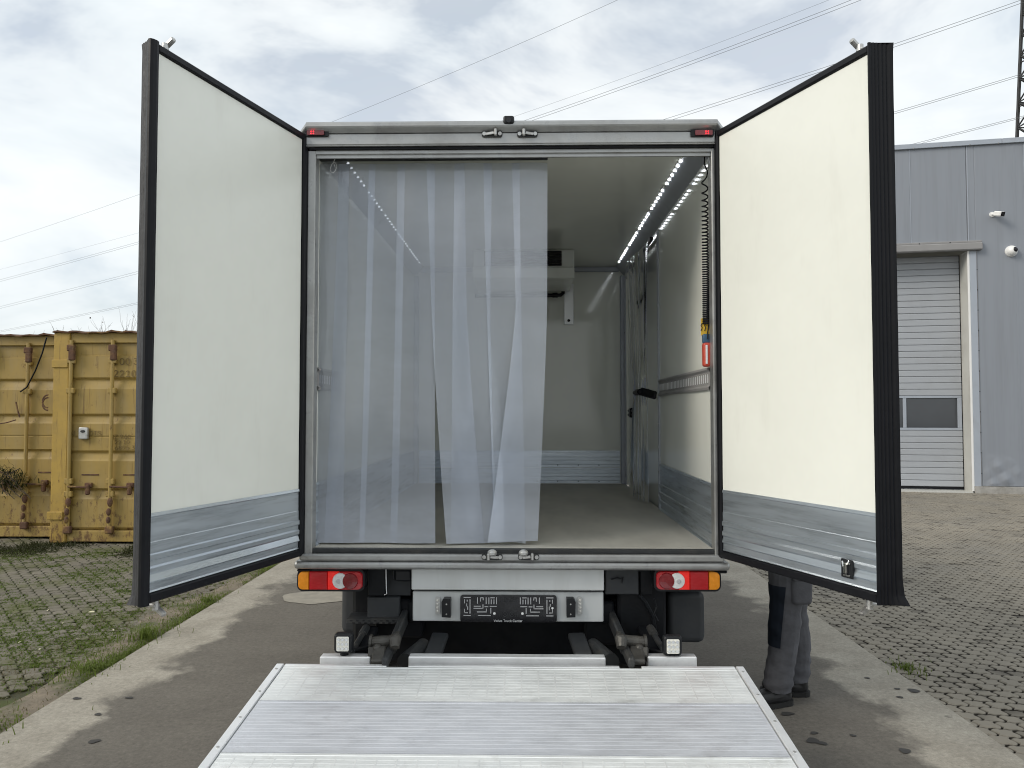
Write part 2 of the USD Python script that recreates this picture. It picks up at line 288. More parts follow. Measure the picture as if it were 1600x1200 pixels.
mat('ground_soil', (0.12, 0.105, 0.085), 0.95, var=0.3, scale=1.2, bump=0.5, bscale=20, dirt=(0.06, 0.07, 0.03), dscale=0.5, dlo=0.45, dhi=0.65)
mat('edge_dirt', (0.19, 0.158, 0.118), 0.95, var=0.35, scale=10, bump=0.8, bscale=70, dirt=(0.06, 0.075, 0.025), dscale=4, dlo=0.47, dhi=0.62, damt=0.8)
mat('leaf_pale', (0.55, 0.52, 0.36), 0.7, var=0.2, scale=40)
mat('stain', (0.035, 0.033, 0.031), 0.7, var=0.2, scale=30)
def leafy(name, col, isl):
    c = np.array(col)
    M[name] = usdkit.material(stage, '/World/Looks/' + name, {
        'g': ('geometry', {}), 'r': ('rgb_ramp', {'ramp': [(0.0, tuple(c * (1 - isl))), (0.7, tuple(c * (1 + isl))), (1.0, (c[0] * 2.0, c[1] * 1.35, c[2] * 1.2))]}),
        'p': ('principled_bsdf', {'roughness': 0.65, 'specular_ior_level': 0.25}), 't': ('translucent_bsdf', {}), 'm': ('mix_closure', {'fac': 0.3})},
        [('g.random_per_island', 'r.fac'), ('r.color', 'p.base_color'), ('r.color', 't.color'), ('p.BSDF', 'm.closure1'), ('t.BSDF', 'm.closure2')], surface='m.closure')
leafy('grass_blade', (0.20, 0.27, 0.05), 0.40); leafy('moss_blade', (0.165, 0.24, 0.030), 0.45); leafy('dry_blade', (0.20, 0.165, 0.085), 0.4); leafy('weed_blade', (0.06, 0.07, 0.02), 0.45)
# road slab: pale concrete margins, a darker worn and damp middle with an uneven boundary, aggregate speckle
M['road_concrete'] = usdkit.material(stage, '/World/Looks/road_concrete', {
    'g': ('geometry', {}), 'sx': ('separate_xyz', {}),
    'nb': ('noise_texture', {'scale': 1.3, 'detail': 9.0, 'roughness': 0.62}), 'nbr': ('map_range', {'from_min': 0.25, 'from_max': 0.75, 'to_min': -0.30, 'to_max': 0.30}),
    'c': ('math', {'math_type': 'add', 'value2': 0.175}), 'ab': ('math', {'math_type': 'absolute'}), 'e': ('math', {'math_type': 'add'}),
    'er': ('rgb_ramp', {'ramp': [(0.0, (0, 0, 0)), (1.0, (1, 1, 1))]}), 'em': ('map_range', {'from_min': 2.08, 'from_max': 2.20, 'to_min': 0.0, 'to_max': 1.0, 'clamp': True}),
    'n1': ('noise_texture', {'scale': 1.6, 'detail': 10.0, 'roughness': 0.72}), 'mid': ('rgb_ramp', {'ramp': [(0.3, (0.112, 0.102, 0.088)), (0.72, (0.158, 0.145, 0.125))]}),
    'n2': ('noise_texture', {'scale': 3.0, 'detail': 8.0, 'roughness': 0.65}), 'edge': ('rgb_ramp', {'ramp': [(0.3, (0.25, 0.228, 0.19)), (0.72, (0.37, 0.345, 0.295))]}),
    'mx': ('mix', {}), 'sp': ('noise_texture', {'scale': 34.0, 'detail': 8.0, 'roughness': 0.92}), 'spr': ('rgb_ramp', {'ramp': [(0.34, (0.50,) * 3), (0.46, (0.92,) * 3), (0.54, (1.05,) * 3), (0.68, (1.55,) * 3)]}),
    'ml': ('mix', {'mix_type': 'multiply', 'fac': 1.0}),
    'sp2': ('noise_texture', {'scale': 9.0, 'detail': 3.0, 'roughness': 0.5}), 'sp2r': ('rgb_ramp', {'ramp': [(0.71, (0, 0, 0)), (0.76, (0.5,) * 3)]}), 'm2': ('mix', {'color2': (0.055, 0.05, 0.045)}),
    'b': ('bump', {'strength': 0.5, 'distance': 0.006}), 'p': ('principled_bsdf', {'roughness': 0.82, 'specular_ior_level': 0.3})},
    [('g.position', 'sx.vector'), ('sx.x', 'c.value1'), ('c.value', 'ab.value1'), ('g.position', 'nb.vector'), ('nb.fac', 'nbr.value'), ('ab.value', 'e.value1'), ('nbr.result', 'e.value2'),
     ('e.value', 'em.value'), ('em.result', 'er.fac'), ('g.position', 'n1.vector'), ('n1.fac', 'mid.fac'), ('g.position', 'n2.vector'), ('n2.fac', 'edge.fac'),
     ('er.color', 'mx.fac'), ('mid.color', 'mx.color1'), ('edge.color', 'mx.color2'), ('g.position', 'sp.vector'), ('sp.fac', 'spr.fac'), ('mx.color', 'ml.color1'), ('spr.color', 'ml.color2'),
     ('g.position', 'sp2.vector'), ('sp2.fac', 'sp2r.fac'), ('sp2r.color', 'm2.fac'), ('ml.color', 'm2.color1'), ('sp.fac', 'b.height'), ('b.normal', 'p.normal'), ('m2.color', 'p.base_color')], surface='p.BSDF')
# clear PVC strip: mostly see-through, a milky blue-grey body, scuffs and painted-in glare towards the bottom, glossy
def pvc(name, body, fac):
    M[name] = usdkit.material(stage, '/World/Looks/' + name, {
        'g': ('geometry', {}), 'sx': ('separate_xyz', {}), 'mp': ('mapping', {'scale': (1.6, 1.6, 4.5)}), 'n': ('noise_texture', {'scale': 3.0, 'detail': 8.0, 'roughness': 0.7}),
        'zz': ('map_range', {'from_min': 0.98, 'from_max': 1.22, 'to_min': 0.62, 'to_max': 0.0, 'clamp': True}), 'zn': ('math', {'math_type': 'multiply'}),
        'f0': ('map_range', {'from_min': 0.3, 'from_max': 0.7, 'to_min': fac * 0.8, 'to_max': fac * 1.2}), 'f': ('math', {'math_type': 'add', 'use_clamp': True}),
        'tr': ('transparent_bsdf', {'color': (0.93, 0.95, 0.98)}), 'd': ('diffuse_bsdf', {'color': body}), 'tl': ('translucent_bsdf', {'color': body}), 'dm': ('mix_closure', {'fac': 0.35}),
        'm1': ('mix_closure', {}), 'gl': ('glossy_bsdf', {'color': (1, 1, 1), 'roughness': 0.09}), 'fr': ('fresnel', {'IOR': 1.45}), 'frs': ('math', {'math_type': 'multiply', 'value2': 1.0}), 'm2': ('mix_closure', {}),
        'bm': ('mapping', {'scale': (4, 4, 0.6)}), 'bn': ('noise_texture', {'scale': 2.2, 'detail': 3.0}), 'b': ('bump', {'strength': 0.45, 'distance': 0.02})},
        [('g.position', 'sx.vector'), ('g.position', 'mp.vector'), ('mp.vector', 'n.vector'), ('sx.z', 'zz.value'), ('zz.result', 'zn.value1'), ('n.fac', 'zn.value2'),
         ('n.fac', 'f0.value'), ('f0.result', 'f.value1'), ('zn.value', 'f.value2'), ('f.value', 'm1.fac'), ('tr.BSDF', 'm1.closure1'), ('d.BSDF', 'dm.closure1'), ('tl.BSDF', 'dm.closure2'),
         ('dm.closure', 'm1.closure2'), ('fr.fac', 'frs.value1'), ('frs.value', 'm2.fac'), ('m1.closure', 'm2.closure1'), ('gl.BSDF', 'm2.closure2'),
         ('g.position', 'bm.vector'), ('bm.vector', 'bn.vector'), ('bn.fac', 'b.height'), ('b.normal', 'gl.normal'), ('b.normal', 'fr.normal')], surface='m2.closure')
pvc('pvc_strip', (0.70, 0.735, 0.80), 0.215)
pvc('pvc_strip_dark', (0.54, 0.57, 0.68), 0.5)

# ------------------------------------------------------------------ ground, road, yards
XL_ROAD, XR_ROAD = -2.70, 2.35
tag(obj('ground', (np.array([[-500, -80, -0.10], [500, -80, -0.10], [500, 900, -0.10], [-500, 900, -0.10]]), np.array([[0, 1, 2], [0, 2, 3]])), 'ground_soil'), kind='structure')
mb = MB()
for k in range(9):                                                    # the slab is cast in long bays with thin joints
    y0 = -6 + k * 7.5
    mb.span((XL_ROAD, y0 + 0.004, -0.12), (XR_ROAD, y0 + 7.496, 0.0), 0.006)
tag(mb.build('road', 'road_concrete'), kind='structure')
WD = np.array([0.984, -0.177]); WN = np.array([-0.177, -0.984]); WO = np.array([9.29, 16.0])
def wall_pt(s, n, z): p = WO + WD * s + WN * n; return np.array([p[0], p[1], z])
def paver_outline(w, h):
    "S-sided interlocking block, joint taken off"
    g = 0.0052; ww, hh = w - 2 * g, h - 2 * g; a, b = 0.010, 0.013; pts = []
    fx = lambda t: a * math.sin(4 * PI * t); fy = lambda t: b * math.sin(2 * PI * t)
    for t in (0, 0.17, 0.34, 0.5, 0.67, 0.84): pts.append((t * ww, fx(t) * 0.5))
    for t in (0, 0.25, 0.5, 0.75): pts.append((ww + fy(t), t * hh))
    for t in (1, 0.84, 0.67, 0.5, 0.34, 0.17): pts.append((t * ww, hh + fx(t) * 0.5))
    for t in (1, 0.75, 0.5, 0.25): pts.append((fy(t), t * hh))
    P = np.array(pts) - [ww / 2, hh / 2]
    return P
def paver_mesh(w, h, dep=0.03):
    P = paver_outline(w, h); n = len(P); in_ = P * np.array([1 - 0.008 / w * 2, 1 - 0.008 / h * 2])
    v = np.vstack([np.c_[P, np.full(n, -dep)], np.c_[P, np.full(n, -0.006)], np.c_[in_, np.zeros(n)]]); f = []
    for k in (0, 1):
        for i in range(n):
            j = (i + 1) % n; f += [[k * n + i, k * n + j, (k + 1) * n + j], [k * n + i, (k + 1) * n + j, (k + 1) * n + i]]
    top = trimesh.creation.triangulate_polygon(__import__('shapely').Polygon(in_), engine='earcut')
    # earcut keeps the outline's points; match them by position
    idx = [int(np.argmin(((in_ - q) ** 2).sum(1))) + 2 * n for q in top[0]]
    f += [[idx[a] for a in t] for t in top[1]]
    return v, np.array(f)
def yard(name, label_mat, soil_mat, ang, keep, xr, yr, top, seed, tilt):
    r = np.random.default_rng(seed); w, h = 0.112, 0.102
    yard_p = obj(name, (np.array([[xr[0], yr[0], top - 0.018], [xr[1], yr[0], top - 0.018], [xr[1], yr[1], top - 0.018], [xr[0], yr[1], top - 0.018]]), np.array([[0, 1, 2], [0, 2, 3]])), soil_mat)
    tag(yard_p, kind='structure')
    ca, sa = math.cos(ang), math.sin(ang); v0, f0 = paver_mesh(w, h)
    R = 22; cx, cy = (xr[0] + xr[1]) / 2, (yr[0] + yr[1]) / 2
    js = np.arange(-int(R / h), int(R / h)); is_ = np.arange(-int(R / w), int(R / w))
    I, J = np.meshgrid(is_, js); x = (I + 0.5 * (J % 2)) * w; y = J * h
    X, Y = cx + ca * x - sa * y, cy + sa * x + ca * y
    ok = (X > xr[0] - 0.05) & (X < xr[1]) & (Y > yr[0]) & (Y < yr[1]) & keep(X, Y)
    X, Y = X[ok], Y[ok]
    d = np.stack([X, Y, np.full_like(X, top)], 1) - EYE; w_ = d @ fwd
    U, V = 800 + d @ right / w_ * FOC, 600 - d @ up / w_ * FOC
    infr = (w_ > 0) & (U > -60) & (U < 1660) & (V < 1260)
    order = np.argsort(np.hypot(X, Y)); solo = [i for i in order if infr[i] and 5 < U[i] < 1595 and V[i] < 1195][:290]; solo_set = set(solo)
    z = top + r.normal(0, 0.0018, len(X)) - 0.001
    T = r.normal(0, tilt, (len(X), 2)); ja = ang + r.normal(0, 0.02, len(X))
    def place(i):
        c, s = math.cos(ja[i]), math.sin(ja[i]); q = v0.copy()
        q[:, 2] += q[:, 0] * T[i, 0] + q[:, 1] * T[i, 1]
        return np.c_[X[i] + c * q[:, 0] - s * q[:, 1], Y[i] + s * q[:, 0] + c * q[:, 1], z[i] + q[:, 2]]
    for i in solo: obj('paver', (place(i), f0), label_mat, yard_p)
    b = MB()
    for i in range(len(X)):
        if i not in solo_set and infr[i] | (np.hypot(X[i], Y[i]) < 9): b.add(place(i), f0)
    tag(b.build('far_paver', label_mat, yard_p), kind='stuff')
    return yard_p
ANG = math.atan2(WD[1], WD[0])
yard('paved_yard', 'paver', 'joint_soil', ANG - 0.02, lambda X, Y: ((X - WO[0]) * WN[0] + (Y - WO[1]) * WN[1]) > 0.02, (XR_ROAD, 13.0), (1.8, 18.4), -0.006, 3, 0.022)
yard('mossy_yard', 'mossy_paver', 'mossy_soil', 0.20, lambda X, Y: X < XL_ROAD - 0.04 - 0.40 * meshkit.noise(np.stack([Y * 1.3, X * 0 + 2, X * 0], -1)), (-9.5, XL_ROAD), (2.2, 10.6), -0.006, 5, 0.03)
# strip of dirt between the mossy blocks and the slab
n = 60; ys = np.linspace(2.0, 12, n); vv = []; ff = []
for i, y in enumerate(ys):
    e = 0.18 + 0.30 * float(meshkit.noise(np.array([y * 1.1, 4.2, 0.0])))
    for t in np.linspace(0, 1, 7): vv.append((XL_ROAD - 0.002 - e * (1 - t), y, -0.020 + 0.016 * math.sin(PI * min(t * 0.9 + 0.05, 1)) + 0.008 * float(meshkit.noise(np.array([y * 6, t * 4, 1.0])))))
for i in range(n - 1):
    for j in range(6):
        a = i * 7 + j; ff += [[a, a + 1, a + 8], [a, a + 8, a + 7]]
tag(obj('dirt_strip', (np.array(vv), np.array(ff)), 'edge_dirt', smooth=True), kind='structure')

def blades(P, H, W, lean, r):
    "one bent blade of two faces a point"
    n = len(P); a = r.uniform(0, 2 * PI, n); d = np.stack([np.cos(a), np.sin(a), np.zeros(n)], 1); s = np.stack([-np.sin(a), np.cos(a), np.zeros(n)], 1)
    L = (r.uniform(0.2, 1, n) * lean)[:, None]; H = H[:, None]; W = W[:, None]
    b0, b1 = P - s * W / 2, P + s * W / 2; mid = P + d * H * L * 0.35 + np.array([0, 0, 1.0]) * H * 0.6
    c0, c1 = mid - s * W * 0.35, mid + s * W * 0.35; tip = P + d * H * L + np.array([0, 0, 1.0]) * H * np.maximum(1 - L * 0.55, 0.15)
    v = np.stack([b0, b1, c1, c0, tip], 1).reshape(-1, 3); k = np.arange(n)[:, None] * 5
    return v, np.vstack([k + [0, 1, 2], k + [0, 2, 3], k + [3, 2, 4]])
r = np.random.default_rng(11)
X = r.uniform(-7.2, XL_ROAD - 0.02, 260000); Y = r.uniform(3.4, 9.2, 260000)
nz = 0.55 * meshkit.fbm(np.stack([X * 0.9, Y * 0.9, X * 0], -1), 4, 3) + 0.45 * meshkit.fbm(np.stack([X * 4.5, Y * 4.5, X * 0], -1), 3, 8)
bias = 0.11 * np.exp(-((X + 3.9) / 1.1) ** 2 - ((Y - 5.0) / 1.2) ** 2) + 0.06 * np.exp(-((X + 4.6) / .8) ** 2 - ((Y - 5.5) / .7) ** 2) - 0.05 * (Y > 6.3)
dens = np.clip((nz + bias - 0.455) * 6, 0, 1)
ok = r.uniform(0, 1, len(X)) < dens * 0.8
P = np.stack([X[ok], Y[ok], np.full(ok.sum(), -0.012)], 1)
tag(obj('moss_cover', blades(P, r.uniform(0.005, 0.020, len(P)), r.uniform(0.004, 0.011, len(P)), 2.2, r), 'moss_blade'), 'low green moss and weeds creeping over the left paving blocks', 'moss', kind='stuff')
# brighter grass along the slab edge
Yg = r.uniform(3.3, 9.5, 26000); off = r.exponential(0.10, 26000)
cl = meshkit.fbm(np.stack([Yg * 1.6, off * 0 + 1.5, off * 0], -1), 3, 4)
ok = (r.uniform(0, 1, len(Yg)) < np.clip((cl - 0.44) * 4.0, 0.03, 1) * 0.55) & (off < 0.6)
P = np.stack([XL_ROAD - 0.012 - off[ok], Yg[ok], np.full(ok.sum(), -0.014)], 1)
hh = r.uniform(0.006, 0.036, len(P)) * np.clip(cl[ok] * 2.0, 0.5, 1.5)
tag(obj('edge_grass', blades(P, hh, r.uniform(0.003, 0.007, len(P)), 1.3, r), 'grass_blade'), 'short green grass growing along the left edge of the concrete road', 'grass', kind='stuff')
ok = r.uniform(0, 1, len(Yg)) < 0.12
P = np.stack([XL_ROAD - 0.02 - r.uniform(0, 0.75, ok.sum()), Yg[ok], np.full(ok.sum(), -0.012)], 1)
tag(obj('dry_grass', blades(P, r.uniform(0.01, 0.05, len(P)), r.uniform(0.002, 0.005, len(P)), 2.2, r), 'dry_blade'), 'dry straw and withered stalks on the dirt beside the road', 'straw', kind='stuff')
# rank dark growth at the foot of the containers
X = r.uniform(-9.0, -3.4, 16000); Y = r.uniform(8.7, 9.55, 16000); cl = meshkit.fbm(np.stack([X * 2.2, Y, X * 0], -1), 3, 6)
ok = r.uniform(0, 1, len(X)) < np.clip((cl - 0.42) * 4, 0, 1)
P = np.stack([X[ok], Y[ok], np.full(ok.sum(), -0.01)], 1)
tag(obj('weed_strip', blades(P, r.uniform(0.02, 0.10, len(P)) * (0.25 + (P[:, 1] - 8.7)), r.uniform(0.004, 0.012, len(P)), 1.8, r), 'weed_blade'), 'dark weeds at the foot of the yellow containers', 'weeds', kind='stuff')
def tuft(x, y, nb, h, label, seed, spread=0.05, m='grass_blade'):
    q = np.random.default_rng(seed); rad = q.exponential(spread, nb); a = q.uniform(0, 2 * PI, nb)
    P = np.stack([x + rad * np.cos(a), y + rad * np.sin(a) * 1.4, np.full(nb, -0.014)], 1)
    t = thing('grass_tuft', label, 'grass tuft', (x, y, -0.01))
    obj('blades', blades(P, q.uniform(0.3, 1, nb) * h, q.uniform(0.004, 0.008, nb), 1.1, q), m, t)
tuft(-2.79, 5.62, 260, 0.15, 'bright green grass tuft at the road edge below the left door hook', 21, 0.06)
tuft(-2.80, 4.92, 240, 0.10, 'low spreading grass clump midway along the left road edge', 22, 0.09)
tuft(-2.77, 3.98, 130, 0.09, 'broad green weed tuft nearest the camera on the left road edge', 23, 0.05)
tuft(2.44, 5.05, 150, 0.07, 'lone grass tuft between the road and the right paving blocks', 24, 0.06)
tuft(-2.78, 6.7, 160, 0.10, 'small grass tuft at the road edge beneath the left door', 25, 0.06)
# scattered pale leaves
leaf0 = None
LEAVES = [(143, 958), (98, 975), (84, 983), (75, 955), (177, 986), (31, 1005), (120, 1000), (72, 1008), (230, 967), (62, 1016), (35, 1045), (92, 1044), (10, 1093), (310, 937), (54, 1066)]
for i, (u, v) in enumerate(LEAVES):
    d = right * (u - 800) + up * (600 - v) + fwd * FOC; k = -EYE[2] / d[2]; p = EYE + d * k; p[2] = 0.006
    if leaf0 is None:
        leaf0 = thing('fallen_leaf', 'small pale dry leaf lying on the mossy paving blocks', 'leaf', p, 'pale leaves on the mossy yard')
        g = np.linspace(0, 1, 6); vv = []; 
        for t in g:
            w = 0.011 * math.sin(PI * min(max(t, 0.02), 0.98)) ** 0.8
            vv += [(t * 0.05 - 0.025, -w, 0.004 * math.sin(t * 3)), (t * 0.05 - 0.025, w, 0.006 + 0.004 * math.sin(t * 3))]
        ff = []
        for j in range(5): ff += [[2 * j, 2 * j + 2, 2 * j + 3], [2 * j, 2 * j + 3, 2 * j + 1]]
        obj('blade', (np.array(vv) + p, np.array(ff)), 'leaf_pale', leaf0)
    else:
        c = copy_of(leaf0, p, r.uniform(0, 6.28), scale=float(r.uniform(0.45, 0.9)))
        c.GetReferences().AddInternalReference(leaf0.GetPath()); c.SetInstanceable(True)
        tag(c, 'small pale dry leaf lying on the mossy paving blocks', 'leaf', 'pale leaves on the mossy yard')
# oil drops on the slab
mb = MB()
for u, v, rr_ in ((1428, 1080, .028), (1402, 1077, .012), (1230, 1116, .026), (1270, 1158, .028), (1284, 1162, .020), (1414, 1174, .024), (1272, 1146, .016), (1406, 1090, .014), (120, 1092, .018), (202, 1091, .016), (147, 1159, .022), (153, 1117, .016), (1355, 1060, .012), (1333, 1150, .012)):
    d = right * (u - 800) + up * (600 - v) + fwd * FOC; p = EYE + d * (-EYE[2] / d[2])
    a = np.arange(20) / 20 * 2 * PI; ph = r.uniform(0, 6.28, 3); q = rr_ * (1 + .16 * np.sin(2 * a + ph[0]) + .12 * np.sin(3 * a + ph[1]) + .06 * np.sin(5 * a + ph[2]))
    mb.add(np.vstack([np.c_[p[0] + q * 1.3 * np.cos(a), p[1] + q * np.sin(a), np.full(20, 0.004)], [[p[0], p[1], 0.0042]]]), [[20, i, (i + 1) % 20] for i in range(20)])
road_prim = stage.GetPrimAtPath('/World/road')
tag(mb.build('oil_spots', 'stain', road_prim), kind='stuff')
mat('dry_patch', (0.27, 0.25, 0.21), 0.85, var=0.25, scale=9, bump=0.3, bscale=90)
d = right * (500 - 800) + up * (600 - 933) + fwd * FOC; p = EYE + d * (-EYE[2] / d[2]); a = np.arange(30) / 30 * 2 * PI; q = 1 + .10 * np.sin(2 * a + 1) + .06 * np.sin(3 * a) + .04 * np.sin(7 * a)
obj('dry_patch', (np.vstack([np.c_[p[0] + .31 * q * np.cos(a), p[1] + .26 * q * np.sin(a), np.full(30, .004)], [[p[0], p[1], .0042]]]), np.array([[30, i, (i + 1) % 30] for i in range(30)])), 'dry_patch', road_prim)

# ------------------------------------------------------------------ the box truck
Y0 = 3.89                                              # rear face of the body
OXL, OXR, XL, XR = -1.165, 1.005, -1.10, 0.955         # outer and inner side faces
ZF, ZC, YB = 0.953, 3.068, 7.50                        # cargo floor, ceiling, inner front wall
truck = thing('box_truck', 'refrigerated box truck with both rear doors swung open and its tail lift lowered', 'truck', ((OXL + OXR) / 2, Y0, 0))
T = truck
# body shell
mb = MB(); mb.span((OXL, 3.97, ZF), (XL, YB + 0.055, ZC)); mb.build('side_wall', 'grp_inside', T)
SD0, SD1, SDT = 5.56, 7.38, 2.93                        # side door opening
mb = MB(); mb.span((XR, 3.97, ZF), (OXR, SD0, ZC)); mb.span((XR, SD1, ZF), (OXR, YB + 0.055, ZC)); mb.span((XR, SD0 + .001, SDT), (OXR, SD1 - .001, ZC)); mb.build('side_wall', 'grp_inside', T)
mb = MB(); mb.span((XR + 0.018, SD0 + 0.0005, ZF - 0.05), (OXR - 0.006, SD1 - 0.0005, SDT - 0.0005)); sd = mb.build('side_door', 'grp_inside', T)
mb = MB()
for z in (1.62, 1.66): mb.cyl((XR + 0.012, 7.0, z), (XR + 0.012, 7.3, z), 0.012)
mb.box((XR + 0.008, 7.12, 1.64), (0.03, 0.10, 0.09), 0.01); mb.build('latch', 'black_plastic', sd)
mb = MB(); mb.span((XL, YB, ZF), (XR, YB + 0.055, ZC)); mb.build('front_wall', 'grp_inside', T)
mb = MB(); mb.span((OXL, 3.97, ZC), (OXR, YB + 0.055, ZC + 0.05)); mb.build('roof', 'grp_inside', T)
mb = MB(); mb.span((XL, 3.945, ZF - 0.06), (XR, YB, ZF)); mb.build('cargo_floor', 'cargo_floor', T)
mb = MB(); mb.span((OXL, 3.99, ZF - 0.13), (OXR, YB + 0.05, ZF - 0.062)); mb.build('subframe', 'chassis', T)
# interior trims
for x, sgn in ((XR, -1), (XL, 1)):
    mb = MB(); mb.prism([(0, 0), (0.085, 0), (0, -0.085)], 3.98, YB, lambda p, q, t, x=x, s=sgn: (x + s * p, t, ZC + q - 0.001)); mb.build('ceiling_trim', 'anodised', T)
    mb = MB(); mb.span((x, YB - 0.05, ZF), (x + sgn * 0.045, YB - 0.001, ZC - 0.09), 0.008); mb.build('corner_trim', 'anodised', T)
mb = MB(); mb.span((XL + 0.05, YB - 0.03, ZC - 0.05), (XR - 0.05, YB - 0.001, ZC), 0.008); mb.build('ceiling_trim', 'anodised', T)
for y in (SD0 - 0.02, SD1 + 0.02):
    mb = MB(); mb.span((XR - 0.012, y - 0.022, ZF), (XR, y + 0.022, SDT + 0.03), 0.003)
    fr = mb.build('door_trim', 'anodised', T)
    mb = MB()
    for z in np.arange(1.05, 2.9, 0.17): mb.cyl((XR - 0.016, y - 0.012, z), (XR - 0.011, y - 0.012, z), 0.006, n=8)
    mb.build('screws', 'zinc', fr)
KP = [(0.325, .001), (0.325, .007), (0.312, .009), (0.306, .004), (0.185, .004), (0.18, .010), (0.166, .010), (0.16, .003), (0.13, .003), (0.124, .010), (0.106, .010), (0.10, .003),
      (0.072, .003), (0.066, .010), (0.05, .010), (0.044, .003), (0.012, .003), (0.004, .014), (0.0, .014)]
for x, s, ya, yb in ((XR, -1, 3.96, SD0 - 0.045), (XL, 1, 3.96, YB - 0.05)):
    mb = MB(); mb.sheet(KP, ya, yb, lambda a, z, t, x=x, s=s: (x + s * (t + 0.0015), a, ZF + z)); mb.build('kick_plate', 'aluminium', T)
for z0, z1 in ((0.16, 0.32), (0.004, 0.155)):
    mb = MB(); pr = [(z1, .001), (z1, .008), (z1 - .012, .008), (z1 - .016, .004), (z0 + .10, .004), (z0 + .096, .008), (z0 + .07, .008), (z0 + .066, .004), (z0 + .03, .004), (z0 + .026, .008), (z0, .008), (z0, .001)]
    mb.sheet(pr, XL + 0.05, XR - 0.05, lambda a, z, t: (a, YB - t - 0.0015, ZF + z)); kp = mb.build('kick_plate', 'aluminium', T)
    mb = MB()
    for x in np.arange(-0.9, 0.9, 0.2): mb.cyl((x, YB - 0.013, ZF + z0 + 0.02), (x, YB - 0.008, ZF + z0 + 0.02), 0.006, n=8)
    mb.build('screws', 'chassis', kp)
# load-securing rails with upright slots
def track(x, s, y0, y1):
    mb = MB(); pr = [(1.760, .001), (1.760, .012), (1.772, .016), (1.784, .005), (1.852, .005), (1.864, .016), (1.876, .012), (1.876, .001)]
    mb.sheet(pr, y0, y1, lambda a, z, t: (x + s * (t + .001), a, z)); tr = mb.build('lashing_rail', 'hall_lintel', T)
    mb = MB()
    for y in np.arange(y0 + 0.05, y1 - 0.03, 0.048): mb.span((x + s * .0055, y, 1.796), (x + s * .0085, y + 0.017, 1.842), 0.002)
    mb.build('slots', 'bright_aluminium', tr)
track(XR, -1, 3.98, SD0 - 0.05); track(XL, 1, 3.98, 4.47)
# LED rows
mat('led_dim', (0.9, 0.92, 0.95), 0.2, var=0.01, emit=(0.9, 0.95, 1.0), estr=0.45)
for x in (0.872, -1.02):
    mb = MB(); mb.span((x - 0.012, 4.2, ZC - 0.004), (x + 0.012, 7.3, ZC - 0.0005), 0.001); ls = mb.build('led_strip', 'grp_white', T)
    mb = MB(); y = 4.31; k = 0
    while y < 7.26:
        mb.ball((x, y, ZC - 0.006), (0.0105, 0.0105, 0.006), 1); k += 1; y += 0.086 if k % 6 else 0.15
    mb.build('leds', 'led_glow' if x > 0 else 'led_dim', ls)
# cooling unit
ev = MB(); EX0, EX1, EY = -0.47, 0.415, 6.62
ev.span((EX0, EY + 0.03, ZC - 0.17), (EX1, YB - 0.06, ZC - 0.002), 0.012); unit = ev.build('cooling_unit', 'grp_white', T)
mb = MB(); mb.span((EX0 + 0.10, EY + 0.016, ZC - 0.15), (EX1 - 0.11, EY + 0.026, ZC - 0.02), 0.002); mb.build('grille_back', 'lens_black', unit)
for z in np.linspace(ZC - 0.142, ZC - 0.03, 6):
    mb = MB(); mb.bar((EX0 + 0.10, EY + 0.008, z), (EX1 - 0.11, EY + 0.008, z), 0.02, 0.006, 0.002); mb.build('louvre', 'black_plastic', unit)
mb = MB(); mb.span((EX0, EY, ZC - 0.262), (EX1, EY + 0.02, ZC - 0.165), 0.008); mb.build('drip_lip', 'grp_white', unit)
mb = MB(); mb.prism([(EY + 0.021, ZC - 0.172), (EY + 0.021, ZC - 0.25), (EY + 0.10, ZC - 0.262), (YB - 0.16, ZC - 0.262), (YB - 0.06, ZC - 0.172)], EX0 + 0.005, EX1 - 0.005, lambda p, q, t: (t, p, q)); mb.build('drip_tray', 'grp_white', unit)
mb = MB(); mb.tube([(-0.5, YB - 0.09, 2.775), (0.28, YB - 0.09, 2.778), (0.33, YB - 0.09, 2.780), (0.352, YB - 0.09, 2.80), (0.355, YB - 0.09, 2.86)], 0.018, 8)
mb.cyl((0.25, YB - 0.09, 2.778), (0.30, YB - 0.09, 2.779), 0.024); mb.build('drain_pipe', 'black_plastic', unit)
mb = MB(); mb.span((0.365, YB - 0.02, 2.50), (0.46, YB - 0.001, 2.90), 0.004); bp = mb.build('wall_bracket', 'bright_aluminium', T)
mb = MB(); mb.cyl((0.41, YB - 0.03, 2.54), (0.41, YB - 0.02, 2.54), 0.014); mb.build('bolt', 'chassis', bp)

# rear portal frame
def Z(v, Y=Y0): return at(800, v, Y)[2]
mb = MB()
capx = lambda x, t: x
prof = [(3.845, 3.092), (3.838, 3.098), (3.838, 3.112), (3.85, 3.124), (4.0, 3.128), (4.0, 3.075), (3.875, 3.075)]
mb.prism(prof, -1.125, 0.965, lambda y, z, t: (t, y, z))
for a, b in ((-1.125, -1.172), (0.965, 1.012)):                 # bevelled ends of the cap
    m = len(prof); v = [(a + (1e-3 if b < a else -1e-3), y, z) for y, z in prof] + [(b, 3.90 + (y - 3.84) * 0.6, 3.062 + (z - 3.075) * 0.75) for y, z in prof]; f = []
    for i in range(m):
        j = (i + 1) % m; f += [[i, j, m + j], [i, m + j, m + i]]
    for i in range(1, m - 1): f += [[m, m + i, m + i + 1]]
    mb.add(v, f)
mb.build('roof_cap', 'frame_metal', T)
mb = MB(); mb.span((-1.15, 3.875, 3.012), (0.992, 3.97, 3.074), 0.006); hd = mb.build('header_beam', 'frame_metal', T)
mb = MB(); mb.span((-1.15, 3.871, 3.0065), (0.992, 3.96, 3.0115), 0.002); mb.build('header_lip', 'frame_metal', T)
